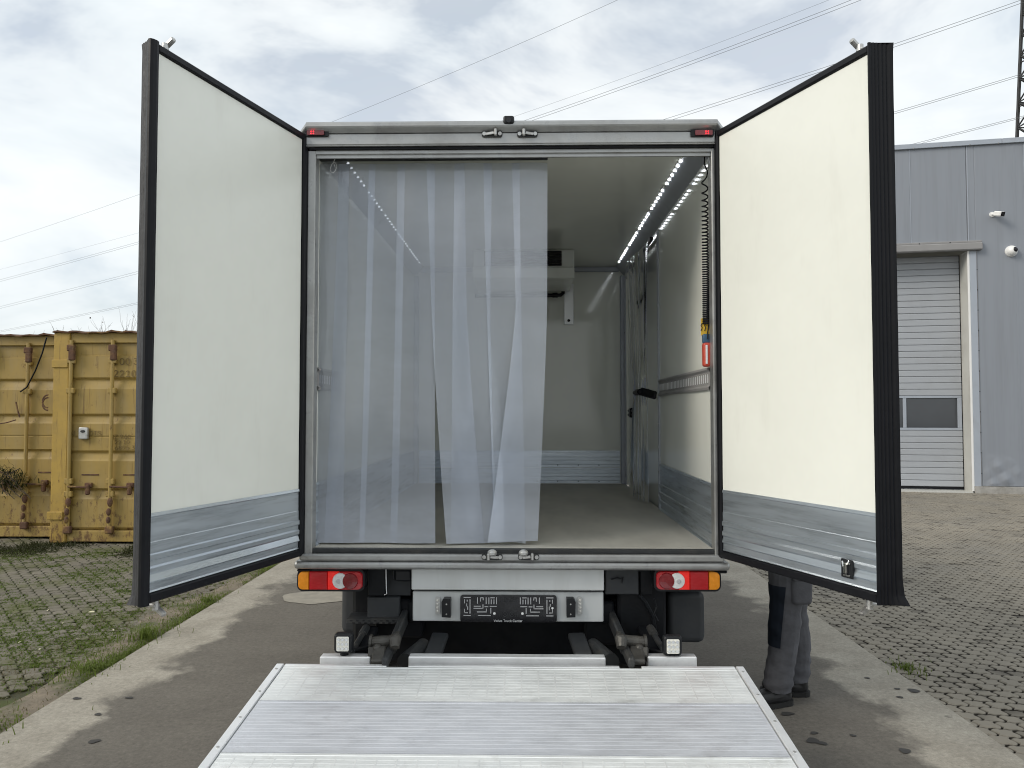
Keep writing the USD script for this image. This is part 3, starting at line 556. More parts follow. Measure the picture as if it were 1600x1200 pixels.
mb = MB(); mb.span((-1.12, 3.885, 2.994), (0.965, 3.96, 3.0055), 0.002); mb.build('header_seal', 'rubber', T)
mb = MB(); mb.prism([(3.90, 2.993), (3.90, 2.976), (3.912, 2.972), (3.912, 2.9575), (3.925, 2.9575), (3.97, 2.985), (3.97, 2.993)], XL + 0.012, XR - 0.012, lambda y, z, t: (t, y, z)); mb.build('header_frame', 'bright_aluminium' if False else 'frame_metal', T)
for x0, x1 in ((-1.128, XL + 0.012), (XR - 0.012, 0.975)):
    mb = MB(); mb.span((x0, 3.895, 0.91), (x1, 3.97, 2.993), 0.004); mb.build('rear_post', 'frame_metal', T)
    xs = x0 if x0 < 0 else x1; sg = -1 if x0 < 0 else 1
    mb = MB(); mb.span((xs, 3.885, 0.915), (xs + sg * 0.022, 3.96, 3.01), 0.004); mb.build('post_seal', 'rubber', T)
mb = MB(); mb.span((XL - 0.01, 3.905, 0.930), (XR + 0.01, 3.946, 0.951), 0.003); mb.build('door_threshold', 'arm_paint', T)
mb = MB(); mb.span((-1.145, 3.868, 0.896), (0.985, 3.985, 0.9295), 0.008); sill = mb.build('sill', 'frame_metal', T)
mb = MB(); v, f = rbox((2.19, 0.12, 0.044), 0.018); mb.add(v + [-0.08, 3.935, 0.873], f); mb.build('sill_beam', 'frame_metal', T, smooth=40)
for x in (-1.13, 0.97):
    mb = MB(); mb.span((x - 0.035, 3.90, 0.835), (x + 0.035, 3.98, 0.850), 0.005); mb.build('buffer', 'rubber', T)
def keeper(u, v, y, flip):
    c = at(u, v, y); k = MB()
    k.prism(rrect(0.105, 0.032, 0.012), 0, 0.006, lambda a, b, t: (c[0] + a, c[1] - t, c[2] + b)); kp = k.build('lock_keeper', 'arm_paint', T)
    k = MB()
    for a in (-0.04, 0.04): k.cyl((c[0] + a, c[1] - 0.013, c[2]), (c[0] + a, c[1] - 0.006, c[2]), 0.010, 0.007, 10)
    k.build('bolts', 'zinc', kp)
    k = MB(); k.box((c[0] + flip * 0.018, c[1] - 0.02, c[2] + 0.004), (0.014, 0.03, 0.034), 0.004); k.bar((c[0] - flip * 0.03, c[1] - 0.012, c[2] - 0.002), (c[0] + flip * 0.01, c[1] - 0.018, c[2] + 0.003), 0.008, 0.014, 0.002); k.build('cam_seat', 'zinc', kp)
keeper(769, 210, 3.874, 1); keeper(824, 210, 3.874, -1)
for u, fl in ((765, -1), (822, 1)):
    keeper(u + 4, 870, 3.867, fl)
    c = at(u - 4 * fl, 864, 3.85); k = MB(); k.ball(c, (0.024, 0.02, 0.018), 2); k.build('lock_stop', 'zinc', T, smooth=True)
c = at(795, 190, 3.86); mb = MB(); v, f = rbox((0.056, 0.06, 0.044), 0.010, 8); mb.add(v + c, f); rc = mb.build('reversing_camera', 'black_plastic', T, smooth=40)
mb = MB(); mb.cyl(c + [0, -0.036, -0.005], c + [0, -0.028, -0.005], 0.013); mb.build('lens', 'lens_black', rc)
for u, s in ((496, -1), (1097, 1)):
    c = at(u, 208.5, 3.873); k = MB(); k.prism(rrect(0.118, 0.036, 0.008), 0, 0.008, lambda a, b, t: (c[0] + a, c[1] - t, c[2] + b)); ml = k.build('marker_lamp', 'black_plastic', T)
    k = MB(); k.prism(rrect(0.088, 0.025, 0.005, cx=s * 0.006), 0.0085, 0.016, lambda a, b, t: (c[0] + a, c[1] - t, c[2] + b)); k.build('lens', 'dark_red_lens', ml)
    k = MB()
    for a in (-0.006, 0.006):
        for b in (-0.006, 0.005): k.ball((c[0] + s * 0.022 + a, c[1] - 0.0165, c[2] + b), 0.0038, 1)
    k.build('leds', 'led_red', ml)

# rear doors
def door(H, d, n, L):
    d = np.array([*d, 0.0]); d /= np.linalg.norm(d); n = np.array([*n, 0.0]); n /= np.linalg.norm(n); H = np.array([*H, 0.0])
    D = lambda s, t, z: H + d * s + n * t + np.array([0, 0, z])       # t > 0: inwards, towards the cargo space
    def sp(s0, s1, t0, t1, z0, z1, b=0.003):
        q, f = chamfer((s1 - s0, t1 - t0, z1 - z0), b); q = q + [(s0 + s1) / 2, (t0 + t1) / 2, (z0 + z1) / 2]
        return np.array([D(*x) for x in q]), f
    def part(name, m, parent, *spans, smooth=False):
        k = MB()
        for x in spans: k.add(*sp(*x))
        return k.build(name, m, parent, smooth)
    Zb, Zt = 0.918, 3.072
    dr = part('rear_door', 'grp_white', T, (0.012, L - 0.004, -0.066, 0.0, Zb + 0.012, Zt - 0.012))
    part('inner_panel', 'grp_white', dr, (0.034, L, 0.0005, 0.003, Zb + 0.04, Zt - 0.034, 0.001))
    # rubber seal round the edge
    k = MB(); ring = [(0.003, 0.032, -0.03, 0.016, Zb, Zt), (0.012, L - 0.002, -0.03, 0.014, Zt - 0.033, Zt - 0.001), (0.012, L - 0.002, -0.03, 0.014, Zb + 0.001, Zb + 0.038)]
    for x in ring: k.add(*sp(*x, 0.006))
    k.build('door_seal', 'rubber', dr)
    # ribbed profile along the free edge
    left = d[0] < 0
    RP = [(.000, .016), (.006, .017), (.010, .010), (.008, .004), (.013, -.004), (.010, -.010), (.016, -.018), (.013, -.026), (.020, -.034), (.017, -.042), (.024, -.050), (.021, -.057), (.030, -.066), (.036, -.076), (.02, -.072), (-.003, -.067)]
    LP1 = [(.000, .016), (.012, .018), (.026, .014), (.035, .007), (.035, -.003), (.029, -.012), (-.003, -.012)]
    LP2 = [(-.003, -.0125), (.027, -.0125), (.024, -.020), (.018, -.026), (.017, -.034), (.011, -.041), (.009, -.050), (.003, -.057), (.0, -.064), (-.0028, -.068), (-.003, -.066)]
    def rib(name, pf, m_):
        k = MB(); m = len(pf); v = []; zs = [Zb - 0.004, Zb + 0.03, Zb + 0.09, 1.6, 2.3, Zt - 0.09, Zt - 0.03, Zt + 0.004]; fl = [1.0, .25, 0, 0, 0, 0, .02, .15]
        for z, w in zip(zs, fl):
            for a, b in pf:
                o = w * max(0, min(1, (-b - .03) / .04)) if a > -.0025 else 0
                v.append(D(L + a + .022 * o, b - .012 * o, z))
        f = []
        for q in range(len(zs) - 1):
            for i in range(m):
                j = (i + 1) % m; f += [[q * m + i, q * m + j, (q + 1) * m + j], [q * m + i, (q + 1) * m + j, (q + 1) * m + i]]
        for q in (0, len(zs) - 1):
            for i in range(1, m - 1): f.append([q * m, q * m + i, q * m + i + 1])
        k.add(v, f); return k.build(name, m_, dr)
    if left: rib('edge_seal', LP1, 'rubber'); rib('seal_flank', LP2, 'dusty_rubber')
    else: rib('edge_seal', RP, 'rubber')
    # ribbed aluminium kick plate
    KD = [(1.258, .0035), (1.258, .008), (1.246, .010), (1.241, .005), (1.150, .005), (1.147, .0065), (1.105, .0065), (1.100, .012), (1.082, .012), (1.077, .005), (1.058, .005), (1.050, .012), (1.034, .011), (1.026, .005), (1.000, .013), (.993, .005), (.966, .005), (.960, .009), (.957, .0035)]
    k = MB(); k.sheet(KD, 0.036, L - 0.003, lambda a, z, t: D(a, t, z)); k.build('kick_plate', 'aluminium', dr)
    # lock rods outside, with cams above and below the door
    for s in (L - 0.08,):
        k = MB(); k.cyl(D(s, -0.088, Zb - 0.02), D(s, -0.088, Zt + 0.02), 0.013); rod = k.build('lock_rod', 'zinc', dr)
        for z, up_ in ((Zt + 0.01, 1), (Zb - 0.012, -1)):
            k = MB(); k.cyl(D(s, -0.030, z - up_ * 0.02), D(s, -0.030, z + up_ * 0.030), 0.013)
            k.add(*sp(s - 0.016, s + 0.016, -0.088, -0.02, z - 0.007 + up_ * 0.012, z + 0.007 + up_ * 0.012, 0.004))
            q, f = chamfer((0.022, 0.055, 0.020), 0.005); an = 0.6; c_, s_ = math.cos(an), math.sin(an)
            q = np.stack([q[:, 0] + s - 0.012, q[:, 1] * c_ - q[:, 2] * s_ - 0.018, (q[:, 1] * s_ + q[:, 2] * c_) * up_ + z + up_ * 0.036], 1)
            k.add([D(*x) for x in q], f); k.build('lock_cam', 'zinc', rod)
        k = MB(); k.add(*sp(s - 0.02, s + 0.02, -0.10, -0.067, 1.25, 1.42, 0.006)); k.add(*sp(s - 0.30, s, -0.115, -0.10, 1.30, 1.33, 0.006)); k.build('handle', 'zinc', rod)
    for z in (1.15, 1.95, 2.8):
        k = MB(); k.add(*sp(-0.02, 0.12, -0.078, -0.066, z - 0.025, z + 0.025, 0.004)); k.cyl(D(-0.02, -0.075, z - 0.04), D(-0.02, -0.075, z + 0.04), 0.012); k.build('hinge', 'zinc', dr)
    return dr, D, sp
dl, DL, spl = door((-1.141, 3.892), (-0.286, -0.958), (0.958, -0.286), 1.035)
drr, DR, spr_ = door((0.966, 3.892), (0.372, -0.928), (-0.928, -0.372), 1.0)
k = MB(); k.add(*spr_(0.822, 0.886, 0.012, 0.018, 0.986, 1.060, 0.003)); la = k.build('door_latch', 'black_plastic', drr)
k = MB(); k.add(*spr_(0.845, 0.862, 0.018, 0.030, 1.004, 1.045, 0.003)); k.add(*spr_(0.836, 0.874, 0.018, 0.024, 1.040, 1.047, 0.002)); k.add(*spr_(0.838, 0.872, 0.018, 0.024, 0.992, 1.000, 0.002))
k.cyl(DR(0.834, 0.02, 1.048), DR(0.848, 0.028, 1.030), 0.005); k.cyl(DR(0.868, 0.02, 1.056), DR(0.858, 0.02, 1.044), 0.004); k.build('latch_hook', 'chrome', la)

# boards and lamps under the body
def plate(name, u0, v0, u1, v1, y, th, m, parent=T, b=0.004, back=False):
    a, c = at(u0, v0, y), at(u1, v1, y); k = MB(); k.span((a[0], y, a[2]), (c[0], y + th, c[2]), b); return k.build(name, m, parent)
plate('tail_board', 643, 885, 944, 923, 3.955, 0.035, 'white_board')
lb = plate('tail_board', 645, 924, 943, 972, 3.99, 0.03, 'white_board')
for u, s in ((684, 1), (906, -1)):
    c = at(u, 946, 3.985); k = MB(); k.prism(rrect(0.024, 0.088, 0.006), 0, 0.006, lambda a, b, t: (c[0] + a, c[1] - t, c[2] + b)); sl = k.build('side_lamp', 'zinc', T)
    k = MB()
    for b in (-0.027, -0.009, 0.009, 0.027): k.ball((c[0], c[1] - 0.006, c[2] + b), (0.007, 0.005, 0.007), 1)
    k.build('leds', 'lamp_lens', sl)
    c = at(u + s * 14, 946.5, 3.985); k = MB()
    k.prism([(-.02 * s, -.045), (.024 * s, -.048), (.024 * s, .046), (-.012 * s, .046), (-.022 * s, .03)], 0, 0.05, lambda a, b, t: (c[0] + a, c[1] - t, c[2] + b)); lp = k.build('licence_lamp', 'black_plastic', T)
    k = MB()
    for b in (-0.03, 0.02): k.cyl((c[0] + .004 * s, c[1] - 0.053, c[2] + b), (c[0] + .004 * s, c[1] - 0.05, c[2] + b), 0.004, n=8)
    k.build('screws', 'zinc', lp)
# number plate holder with its moulded slots
pc = at(794.5, 950.5, 3.98); pw, ph = 0.495, 0.137
k = MB(); k.prism(rrect(pw, ph, 0.014), 0, 0.008, lambda a, b, t: (pc[0] + a, pc[1] - t, pc[2] + b)); holder = k.build('plate_holder', 'lens_black', T)
fx = lambda x: (x - 795) / 1270 * pw; fz = lambda y: -(y - 265) / 352 * ph       # from the 1600 px close-up
k = MB(); W_ = 13 / 1270 * pw
def ln(x0, y0, x1, y1, m_=k):
    for mir in (0, 1):
        a, b = (fx(x0), fx(x1)) if not mir else (-fx(x0), -fx(x1))
        lo, hi = min(a, b), max(a, b); z0, z1 = sorted((fz(y0), fz(y1)))
        if hi - lo < W_: lo, hi = (lo + hi) / 2 - W_ / 2, (lo + hi) / 2 + W_ / 2
        if z1 - z0 < W_: z0, z1 = (z0 + z1) / 2 - W_ / 2, (z0 + z1) / 2 + W_ / 2
        m_.span((pc[0] + lo, pc[1] - 0.0098, pc[2] + z0), (pc[0] + hi, pc[1] - 0.0078, pc[2] + z1), 0.0)
for q in ((205, 120, 300, 120), (217, 145, 217, 195), (253, 150, 253, 172), (290, 145, 290, 330), (217, 270, 217, 318), (215, 318, 262, 318), (205, 355, 300, 355), (245, 200, 245, 235), (258, 235, 258, 280),
          (388, 118, 388, 200), (428, 120, 428, 172), (428, 122, 466, 122), (464, 124, 464, 155), (503, 118, 503, 205), (537, 118, 537, 205), (556, 122, 615, 122), (570, 145, 570, 205), (604, 145, 604, 205), (638, 118, 638, 205),
          (340, 235, 430, 235), (336, 262, 462, 262), (460, 210, 460, 262), (480, 238, 530, 238), (548, 236, 640, 236), (380, 307, 508, 307), (506, 265, 506, 305), (562, 255, 562, 328), (394, 354, 564, 354)): ln(*q)
tag(k.build('slots', 'grey_print', holder), kind='stuff')
k = MB()
for x, y, rr_ in ((750, 145, .0115), (750, 335, .0115)):
    for s in (1, -1):
        for rad in (rr_, rr_ * 0.25):
            t = np.linspace(0, 2 * PI, 17); p = np.stack([pc[0] + s * fx(x) + rad * np.cos(t), np.full(17, pc[1] - 0.009), pc[2] + fz(y) + rad * np.sin(t)], 1); k.tube(p, 0.0012, 4)
for x, y in ((350, 140), (690, 150), (690, 340), (350, 335)):
    for s in (1, -1):
        p = [(pc[0] + s * fx(x) + a, pc[1] - 0.009, pc[2] + fz(y) + b) for a, b in ((-.006, -.011), (-.006, .011), (.006, .011), (.006, -.011))]; k.tube(p, 0.0010, 4)
tag(k.build('hole_rims', 'grey_plastic', holder), kind='stuff')
k = MB()
for s in (1, -1): k.cyl((pc[0] + s * fx(611), pc[1] - 0.014, pc[2] + fz(324)), (pc[0] + s * fx(611), pc[1] - 0.008, pc[2] + fz(324)), 0.007, 0.005, 10)
k.cyl((pc[0] + fx(1372), pc[1] - 0.014, pc[2] + fz(252)), (pc[0] + fx(1372), pc[1] - 0.008, pc[2] + fz(252)), 0.006, 0.005, 10)
k.build('screws', 'chrome', holder)
tm = meshkit.text_mesh('Volvo Truck Center', 0.0118, 0.0015); w_ = tm.bounds[1][0] - tm.bounds[0][0]
k = MB(); k.add([(pc[0] + fx(790) - w_ / 2 + p[0], pc[1] - 0.0085 - p[2], pc[2] + fz(437) + p[1]) for p in tm.vertices], tm.faces); k.build('lettering', 'white_print', holder)
# tail lamps
for u0, u1, s in ((466, 571, -1), (1021, 1125, 1)):
    y = 3.93; a, b = at(u0, 904.5, y), at(u1, 904.5, y); cx = (a[0] + b[0]) / 2; w = b[0] - a[0]; cz = a[2] - 0.002; h = 0.112
    P = lambda q, zz, t: (cx + s * q, y - t, cz + zz)                 # q > 0: outwards
    out = []
    o0 = -w / 2
    for x, zz in rrect(w, h, 0.030): out.append((x, zz))
    k = MB(); k.prism([(x, zz) for x, zz in out], -0.05, 0.02, P); tl = k.build('tail_lamp', 'black_plastic', T)
    iw, ih = w - 0.018, h - 0.020
    full = np.array(rrect(iw, ih, 0.024))
    def clip(x0, x1):
        from shapely import Polygon, box
        q = Polygon(full).intersection(box(x0, -1, x1, 1)); return list(q.exterior.coords)[:-1]
    def dome(poly, m, name, t0=0.02, t1=0.036, sc=0.93):
        c = np.mean(poly, 0); v = []; n_ = len(poly); f = []
        for lev, (t, q) in enumerate(((t0, 1.0), ((t0 + t1) / 2, 0.985), (t1, sc))):
            v += [P(c[0] + (x - c[0]) * q, c[1] + (zz - c[1]) * q, t) for x, zz in poly]
        v.append(P(c[0], c[1], t1 + 0.003))
        for L_ in (0, 1):
            for i in range(n_):
                j = (i + 1) % n_; f += [[L_ * n_ + i, L_ * n_ + j, (L_ + 1) * n_ + j], [L_ * n_ + i, (L_ + 1) * n_ + j, (L_ + 1) * n_ + i]]
        for i in range(n_): f.append([2 * n_ + i, 2 * n_ + (i + 1) % n_, 3 * n_])
        kk = MB(); kk.add(v, f); return kk.build(name, m, tl, smooth=50)
    e = iw / 2
    dome(clip(e - 0.055, e), 'amber_lens', 'turn_lens'); dome(clip(e - 0.150, e - 0.0555), 'red_lens', 'stop_lens')
    dome(clip(e - 0.205, e - 0.1505), 'red_glow', 'tail_lens'); dome(clip(-e, e - 0.2055), 'red_lens', 'fog_lens')
    circ = lambda r_, ox: [(ox + r_ * math.cos(t), r_ * math.sin(t)) for t in np.linspace(0, 2 * PI, 25)[:-1]]
    dome(circ(0.041, e - 0.214), 'clear_lens', 'reverse_lens', 0.030, 0.0415, 0.9)
    dome(circ(0.041, e - 0.266), 'dark_red_lens', 'reflector', 0.034, 0.0445, 0.9)
    kk = MB(); kk.cyl(P(e - 0.208, 0, 0.043), P(e - 0.208, 0, 0.047), 0.012, 0.009); kk.build('bulb', 'grey_print', tl)
    k = MB(); k.span((cx - 0.10, 3.94, cz + h / 2 - 0.004), (cx + 0.10, 3.98, 0.85), 0.003); k.build('lamp_bracket', 'chassis', tl)
# dark fittings between the lamps and the boards
plate('chassis_panel', 575, 886, 602, 931, 3.985, 0.03, 'chassis')
plate('chassis_panel', 603.5, 887, 642, 931, 4.06, 0.02, 'grey_plastic')
plate('chassis_panel', 574, 933, 624, 972, 4.02, 0.04, 'grey_plastic')
k = MB(); a = at(617, 908, 4.0); c = at(643, 890, 4.0); k.span((a[0], 3.99, a[2]), (c[0], 4.055, c[2]), 0.008); k.span((a[0] - 0.015, 4.0, a[2] + .004), (a[0] - .001, 4.04, c[2] - .004), 0.004); k.build('junction_box', 'black_plastic', T)
k = MB(); p = at(603, 888, 3.98); q = at(604, 928, 3.98); k.tube([p, (p[0] + .002, p[1], (p[2] + q[2]) / 2), q, q + [-0.012, -0.003, -0.004]], 0.0028, 5); k.build('lamp_wire', 'white_print', T)
plate('chassis_panel', 946, 882, 998, 929, 3.985, 0.03, 'grey_plastic')
plate('chassis_panel', 1000, 882, 1020, 930, 4.0, 0.03, 'chassis')
k = MB()
p = at(955, 905, 3.975); k.tube([p, p + [.03, -.01, .01], p + [.05, -.006, .004], p + [.06, -.004, .012], p + [.055, 0, -.02]], 0.0035, 5)
k.tube([at(1000, 931, 3.97), at(1008, 940, 3.98), at(1020, 962, 4.0), at(1024, 985, 4.02)], 0.010, 6); k.tube([at(1022, 935, 3.95), at(1026, 948, 3.96), at(1022, 958, 3.96), at(1028, 970, 3.97)], 0.0035, 5)
k.tube([at(960, 945, 4.1), at(990, 950, 4.1), at(1012, 940, 4.1)], 0.012, 6); k.build('cables', 'black_plastic', T)
# mudguard, wheels, axle, chassis rails
k = MB(); v, f = rbox((0.20, 0.55, 0.27), 0.035, 10); c = at(1073, 963, 4.10); k.add(v + [c[0], 4.38, c[2] - 0.01], f); k.build('mudguard', 'grey_plastic', T, smooth=40)
k = MB(); v, f = rbox((0.20, 0.55, 0.27), 0.035, 10); k.add(v + [-0.93, 4.55, c[2] - 0.02], f); k.build('mudguard', 'grey_plastic', T, smooth=40)
for x in (-0.97, -0.70, 0.54, 0.81):
    k = MB(); pf = [(0.19, -.095), (0.30, -.105), (0.335, -.085), (0.345, -.05), (0.345, .05), (0.335, .085), (0.30, .105), (0.19, .095)]; v = []; f = []; N = 36
    for i in range(N):
        t = i / N * 2 * PI
        v += [(x + w, 5.15 + rad * math.cos(t), 0.345 + rad * math.sin(t)) for rad, w in pf]
    for i in range(N):
        for j in range(8):
            a, b = i * 8 + j, i * 8 + (j + 1) % 8; a2, b2 = ((i + 1) % N) * 8 + j, ((i + 1) % N) * 8 + (j + 1) % 8; f += [[a, b, b2], [a, b2, a2]]
    k.add(v, f); wh = k.build('wheel', 'rubber', T, smooth=35)
    k = MB(); k.cyl((x - .03, 5.15, .345), (x + .03, 5.15, .345), 0.19, n=24); k.cyl((x - .07, 5.15, .345), (x + .07, 5.15, .345), 0.07, n=16); k.build('rim', 'zinc', wh)
k = MB(); k.cyl((-0.9, 5.15, .345), (0.74, 5.15, .345), 0.055); k.ball((-0.08, 5.15, .345), (.16, .17, .16)); k.build('axle', 'chassis', T)
for x in (-0.47, 0.31):
    k = MB(); k.span((x - 0.035, 4.10, 0.60), (x + 0.035, 8.0, 0.76), 0.006); k.build('chassis_rail', 'chassis', T)
k = MB(); k.span((-0.95, 4.20, 0.28), (0.80, 4.55, 0.72), 0.02); k.build('lift_housing', 'chassis', T)
k = MB(); k.span((-0.62, 4.03, 0.55), (0.45, 4.10, 0.66), 0.01); k.build('cross_member', 'chassis', T)
k = MB(); k.span((0.47, 4.02, 0.46), (0.72, 4.12, 0.78), 0.015); k.span((0.30, 4.08, 0.42), (0.60, 4.2, 0.62), 0.015); k.build('chassis_bracket', 'chassis', T)
# perforated step at the left
a, b = at(541, 967, 3.98), at(634, 975, 3.98)
k = MB(); k.span((a[0], 3.975, b[2]), (b[0], 4.0, a[2]), 0.003); k.span((a[0], 3.975, a[2] - 0.0045), (b[0], 4.12, a[2] - .0005), 0.001); st = k.build('step_plate', 'arm_paint', T)
k = MB()
for i in range(9):
    for j in (0, 1): k.span((a[0] + 0.02 + i * 0.031 + j * .012, 3.9738, a[2] - 0.010 - j * 0.011), (a[0] + 0.034 + i * 0.031 + j * .012, 3.976, a[2] - 0.005 - j * 0.011), 0)
k.build('holes', 'lens_black', st)
# lift arms
def arm(s, uc):
    O = lambda u, v, y: at(uc + s * u, v, y)
    k = MB(); k.bar(O(22, 952, 4.16), O(-4, 1012, 3.70), 0.034, 0.075, 0.008); k.bar(O(-4, 1012, 3.70), O(-15, 1037, 3.535), 0.030, 0.05, 0.008); la_ = k.build('lift_arm', 'arm_paint', T)
    k = MB(); k.cyl(O(4, 1000, 3.68), O(-34, 1003, 3.68), 0.026, n=16); k.cyl(O(8, 1000, 3.68), O(2, 1000, 3.68), 0.040, n=16); k.cyl(O(-34, 1003, 3.68), O(-38, 1003, 3.68), 0.034, n=16); k.build('pivot_pin', 'greasy_steel', la_)
    k = MB(); k.cyl(O(1, 1000, 3.655), O(1, 1012, 3.63), 0.030, 0.022, 12); k.ball(O(2, 999, 3.66), 0.028, 2); k.build('pivot_boss', 'greasy_steel', la_)
    k = MB(); k.bar(O(-34, 985, 4.02), O(-58, 1030, 3.68), 0.07, 0.055, 0.010); k.build('lift_arm', 'chassis', T)
    k = MB(); k.cyl(O(-46, 985, 3.95), O(-66, 1018, 3.66), 0.014, n=10); k.cyl(O(-44, 982, 3.98), O(-50, 992, 3.89), 0.022, n=10); k.build('lift_ram', 'arm_paint', T)
    k = MB(); k.bar(O(-22, 1012, 3.66), O(-26, 1036, 3.56), 0.06, 0.03, 0.006); k.ball(O(-27, 1013, 3.65), 0.022, 2); k.bar(O(-36, 1014, 3.66), O(-36, 1030, 3.62), 0.03, 0.05, 0.006); k.build('hinge_lug', 'greasy_steel', T)
    k = MB(); k.cyl(O(46, 1008, 3.95), O(18, 1036, 3.72), 0.036, 0.046, 14); k.build('lift_tube', 'arm_paint', T)
    k = MB(); k.bar(O(72, 992, 4.0), O(60, 1025, 3.8), 0.085, 0.03, 0.006); k.build('torsion_bracket', 'grey_plastic', T)
arm(1, 616); arm(-1, 972)
k = MB(); k.span((-0.80, 4.06, 0.46), (-0.55, 4.19, 0.66), 0.01); k.build('lift_bracket', 'chassis', T)
k = MB(); k.span((0.42, 4.125, 0.46), (0.66, 4.19, 0.66), 0.01); k.build('lift_bracket', 'chassis', T)
# work lamps
for u, v, uu in ((537.5, 1003.5, 1), (1050, 1007.5, -1)):
    c = at(u, v, 3.62); w = 0.088; vv_, f = rbox((w, 0.05, w * 1.06), 0.016, 10)
    k = MB(); k.add(vv_ + c, f); wl = k.build('work_lamp', 'black_plastic', T, smooth=40)
    k = MB(); k.prism(rrect(0.058, 0.066, 0.006), 0.0252, 0.0285, lambda a, b, t: (c[0] + a, c[1] - t, c[2] + b)); k.build('lens', 'lamp_lens', wl)
    k = MB()
    for a in (-.0185, 0, .0185):
        for b in (-.0205, 0, .0205):
            k.cyl((c[0] + a, c[1] - .0287, c[2] + b), (c[0] + a, c[1] - .033, c[2] + b), .0080, .0068, 12)
    k.build('leds', 'chrome', wl)
    k = MB(); k.bar(c + [0, 0.02, -0.05], c + [uu * 0.12, 0.12, -0.05], 0.02, 0.012, 0.003); k.cyl(c + [0, .01, -.06], c + [0, .01, -.04], 0.02); k.build('lamp_bracket', 'chassis', wl)
# tail-lift platform, tipped slightly towards the camera
SL = 0.102; py = 3.55; pz = 0.486; X0, X1 = -1.148, 0.982
cl_ = 1 / math.hypot(1, SL)
PT = lambda x, a, t: np.array([x, py - a * cl_ + t * SL * cl_ * -1, pz - a * SL * cl_ + t * cl_])       # a: distance towards the camera, t: up from the deck
def psp(x0, x1, a0, a1, t0, t1, b=0.002):
    q, f = chamfer((x1 - x0, a1 - a0, t1 - t0), b); q = q + [(x0 + x1) / 2, (a0 + a1) / 2, (t0 + t1) / 2]
    return np.array([PT(*z) for z in q]), f
k = MB(); k.add(*psp(X0 + .002, X1 - .002, 0.004, 1.66, -0.05, -0.010)); plat = k.build('lift_platform', 'bright_aluminium', T)
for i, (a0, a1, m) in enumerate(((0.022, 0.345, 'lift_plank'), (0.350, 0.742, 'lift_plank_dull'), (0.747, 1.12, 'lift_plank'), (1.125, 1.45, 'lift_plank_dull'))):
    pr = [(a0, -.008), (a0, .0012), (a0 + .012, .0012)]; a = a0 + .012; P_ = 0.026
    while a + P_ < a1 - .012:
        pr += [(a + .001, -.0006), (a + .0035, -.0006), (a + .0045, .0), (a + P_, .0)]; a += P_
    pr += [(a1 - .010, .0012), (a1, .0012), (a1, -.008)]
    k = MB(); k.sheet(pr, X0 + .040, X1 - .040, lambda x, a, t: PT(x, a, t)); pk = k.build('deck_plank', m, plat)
    if m == 'lift_plank':                               # scuffed cross welds show as faint raised lines
        k = MB()
        for x in np.arange(X0 + 0.10, X1 - 0.06, 0.073): k.add(*psp(x, x + .0055, a0 + .03, a1 - .03, -.0005, .0005, 0))
        k.build('cross_ribs', 'lift_rib', pk)
for x0, x1 in ((X0, X0 + 0.036), (X1 - 0.036, X1)):
    k = MB(); k.add(*psp(x0, x1, 0.002, 1.62, -.03, .006, .003)); sr = k.build('side_rail', 'bright_aluminium', plat)
    k = MB()
    for a in np.arange(0.06, 1.5, 0.22): k.cyl(PT((x0 + x1) / 2, a, .006), PT((x0 + x1) / 2, a, .008), .006, n=10)
    k.build('rivets', 'zinc', sr)
k = MB(); k.add(*psp(X0 + .04, -0.64, -0.002, .020, -.03, .003, .002)); k.add(*psp(-0.54, 0.42, -0.002, .020, -.03, .003, .002)); k.add(*psp(0.52, X1 - .04, -0.002, .020, -.03, .003, .002)); k.build('hinge_edge', 'bright_aluminium', plat)
k = MB(); k.add(*psp(X0, X1, 1.46, 1.78, -.045, -.003, .01)); k.build('ramp_tip', 'bright_aluminium', plat)
for u0, u1 in ((640, 945),):
    a, b = at(u0, 1022, 3.64), at(u1, 1022, 3.64); k = MB(); k.span((a[0], 3.60, a[2] - .06), (b[0], 3.655, a[2]), .004); k.build('bumper_bar', 'bright_aluminium', T)
for u0, u1 in ((503, 581), (1010, 1086)):
    a, b = at(u0, 1022, 3.64), at(u1, 1022, 3.64); k = MB(); k.span((a[0], 3.60, a[2] - .06), (b[0], 3.655, a[2]), .004); k.build('bumper_bar', 'bright_aluminium', T)

